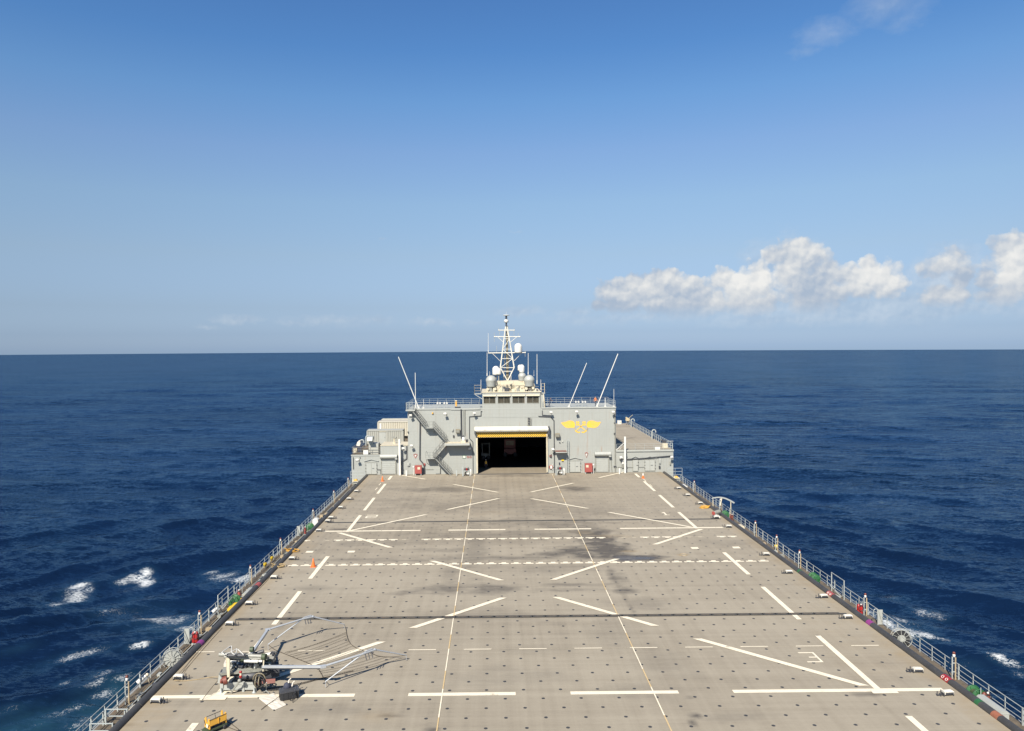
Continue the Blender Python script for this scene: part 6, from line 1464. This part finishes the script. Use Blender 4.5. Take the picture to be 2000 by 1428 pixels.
mb = MB(); mb.box(-.44,.44,-Lc/2-.08,Lc/2+.02,.24,.35); mb.box(-.42,.42,-Lc/2-.22,-Lc/2-.08,.12,.30); mb.build('cart_base', M['olive'], ct)
for a in (-.46,.46):
    for b in (-Lc*.36,Lc*.36):
        mb = MB(); mb.lathe((a-.06 if a < 0 else a-.04,b,.17),[(.06,0),(.165,.0),(.17,.05),(.165,.1),(.06,.1)],14,'x'); mb.build('wheel', M['black'], ct)
mb = MB(); mb.box(-.10,.16,-Lc/2-.02,-Lc/2-.002,.46,.74); mb.build('white_tag', M['white'], ct)
mb = MB(); mb.beam((-wv-.03,-Lc/2-.02,.95),(-wv+.18,-Lc/2-.02,.62),.03,.06); mb.beam((wv*.9,-Lc/2-.02,.78),(wv*.45,-Lc/2-.02,.5),.03,.06); mb.build('black_stripe', M['black'], ct)
mb = MB(); mb.tube((-.46,-Lc*.3,.3),(-.9,-Lc*.55,.06),.02,5); mb.build('drag_link', M['dark'], ct)

# ------------------------------------------------------------------ people
def person(L, rz, label, pose, top, legs, hat=None, vest=False):
    J = dict(pelvis=(0,0,.93), chest=(0,.02,1.28), neck=(0,.01,1.47), chin=(0,-.02,1.56), crown=(0,-.01,1.70),
             sl=(-.19,.01,1.40), sr=(.19,.01,1.40), el=(-.25,-.02,1.13), er=(.25,-.02,1.13), wl=(-.24,-.14,.90), wr=(.24,-.14,.90), hl=(-.23,-.20,.82), hr=(.23,-.20,.82),
             pl=(-.10,0,.90), pr=(.10,0,.90), kl=(-.12,-.03,.50), kr=(.12,-.03,.50), al=(-.12,.03,.10), ar=(.12,.03,.10), fl=(-.13,-.14,.04), fr=(.13,-.14,.04))
    if pose == 'lean':   # leaning on a rail, arms forward
        for k, d in dict(chest=(0,-.12,-.03), neck=(0,-.20,-.06), chin=(0,-.26,-.07), crown=(0,-.28,-.07), sl=(0,-.18,-.06), sr=(0,-.18,-.06), el=(-.04,-.40,-.02), er=(.04,-.40,-.02), wl=(.05,-.48,.18), wr=(-.05,-.48,.18), hl=(.08,-.52,.24), hr=(-.08,-.52,.24), kl=(.02,.05,0), ar=(.02,.12,0), fr=(.02,.12,0)).items(): J[k] = tuple(a+b for a, b in zip(J[k], d))
    if pose == 'walk':
        for k, d in dict(kl=(0,-.14,0), al=(0,-.22,0), fl=(0,-.24,.02), kr=(0,.02,0), ar=(0,.22,.04), fr=(0,.24,.02), el=(0,.10,0), wl=(0,.22,.02), hl=(0,.24,.02), wr=(0,-.12,.06), hr=(0,-.14,.08)).items(): J[k] = tuple(a+b for a, b in zip(J[k], d))
    R = dict(pelvis=.145, chest=.155, neck=.058, chin=.085, crown=.085, sl=.07, sr=.07, el=.045, er=.045, wl=.032, wr=.032, hl=.035, hr=.035, pl=.095, pr=.095, kl=.062, kr=.062, al=.045, ar=.045, fl=.04, fr=.04)
    names = list(J); E = [('pelvis','chest'),('chest','neck'),('neck','chin'),('chin','crown'),('chest','sl'),('chest','sr'),('sl','el'),('sr','er'),('el','wl'),('er','wr'),('wl','hl'),('wr','hr'),('pelvis','pl'),('pelvis','pr'),('pl','kl'),('pr','kr'),('kl','al'),('kr','ar'),('al','fl'),('ar','fr')]
    vs = [Vector(J[n]) for n in names]; ed = [(names.index(a), names.index(b)) for a, b in E]; rad = [R[n] for n in names]
    for sd, sg in (('l',-1),('r',1)):    # five fingers per hand
        h = Vector(J['h'+sd]); w = Vector(J['w'+sd]); d = (h-w).normalized(); sx = Vector((1,0,0))
        for i in range(4):
            a = len(vs); vs.append(h+d*.045+sx*(i-1.5)*.019); rad.append(.0095); vs.append(h+d*(.085+.008*(1.5-abs(i-1.5)))+sx*(i-1.5)*.021+Vector((0,.008,-.008))); rad.append(.008)
            ed += [(names.index('h'+sd), a), (a, a+1)]
        a = len(vs); vs.append(h+sx*(-sg)*.035+d*.02); rad.append(.011); ed.append((names.index('h'+sd), a))
    me = bpy.data.meshes.new('person'); me.from_pydata([tuple(v) for v in vs], ed, [])
    o = bpy.data.objects.new('person_tmp', me); COL.objects.link(o)
    m = o.modifiers.new('s', 'SKIN'); sub = o.modifiers.new('u', 'SUBSURF'); sub.levels = 1; sub.render_levels = 1
    for i, sv in enumerate(me.skin_vertices[0].data): sv.radius = (rad[i], rad[i]*(.72 if names[i:i+1] and names[i] in ('pelvis','chest') else 1)); sv.use_root = (i == 0)
    dg = bpy.context.evaluated_depsgraph_get(); dg.update(); ev = o.evaluated_get(dg); mm = bpy.data.meshes.new_from_object(ev)
    bpy.data.objects.remove(o)
    for x in (M['skin'], M[top], M[legs], M['black'], M['hair']): mm.materials.append(x)
    hd = Vector(J['chin'])
    for pl in mm.polygons:
        c = pl.center; z = c.z; pl.use_smooth = True
        if z > hd.z-.06: mi = 4 if (z > hd.z+.10 or (c.y > hd.y+.03 and z > hd.z-.02)) else 0
        elif z > .93 and abs(c.x) < .30: mi = 1
        elif z < .10: mi = 3
        elif z <= .93 and abs(c.x) < .20: mi = 2
        else: mi = 0
        pl.material_index = mi
    b = bpy.data.objects.new('person', mm); COL.objects.link(b); b.location = L; b.rotation_euler = (0,0,rz); tag(b, label, 'person', 'people on the ship')
    # face: nose, eyes, ears
    fc = MB(); h = (Vector(J['chin'])+Vector(J['crown']))/2
    fc.ball(h+Vector((0,-.092,-.02)),.016,6,sz=1.4); fc.ball(h+Vector((-.085,0,-.01)),.02,6,sz=1.4); fc.ball(h+Vector((.085,0,-.01)),.02,6,sz=1.4)
    for a in (-.032,.032): fc.ball(h+Vector((a,-.083,.012)),.009,6,mi=1)
    fc.box(-.022,.022,h.y-.088,h.y-.078,h.z-.062,h.z-.055,1); fc.build('face', [M['skin'],M['hair']], b)
    if hat: mb = MB(); mb.lathe(h+Vector((0,0,.05)),[(.105,0),(.11,.03),(.085,.08),(.02,.11)],14); mb.build('helmet', M[hat], b)
    if vest: mb = MB(); mb.lathe((0,.01,.98),[(.185,0),(.19,.2),(.20,.36),(.13,.46)],14); mb.build('vest', M['vest'], b)
    return b
z0 = HT+.12
q = PY(1163,795,YW+1.9); person((q.x,q.y,z0), .5, 'person in an orange-brown top standing on the right roof beside the raked antenna', 'walk', 'shirt', 'navy')
q = PY(1065,795,YW+1.2); person((q.x-.1,q.y,z0), -.9, 'person in a tan top leaning by the bridge platform on the roof', 'lean', 'tan', 'navy')
q = PY(1073,797,YW+1.0); person((q.x,q.y,z0), 1.9, 'person in dark clothes bending over the roof rail beside the bridge', 'lean', 'navy', 'navy')
q = PY(949,917,YW+4.6); person((q.x,q.y,0), .2, 'person in a yellow vest standing just inside the dark hangar', 'stand', 'navy', 'navy', hat='white', vest=True)
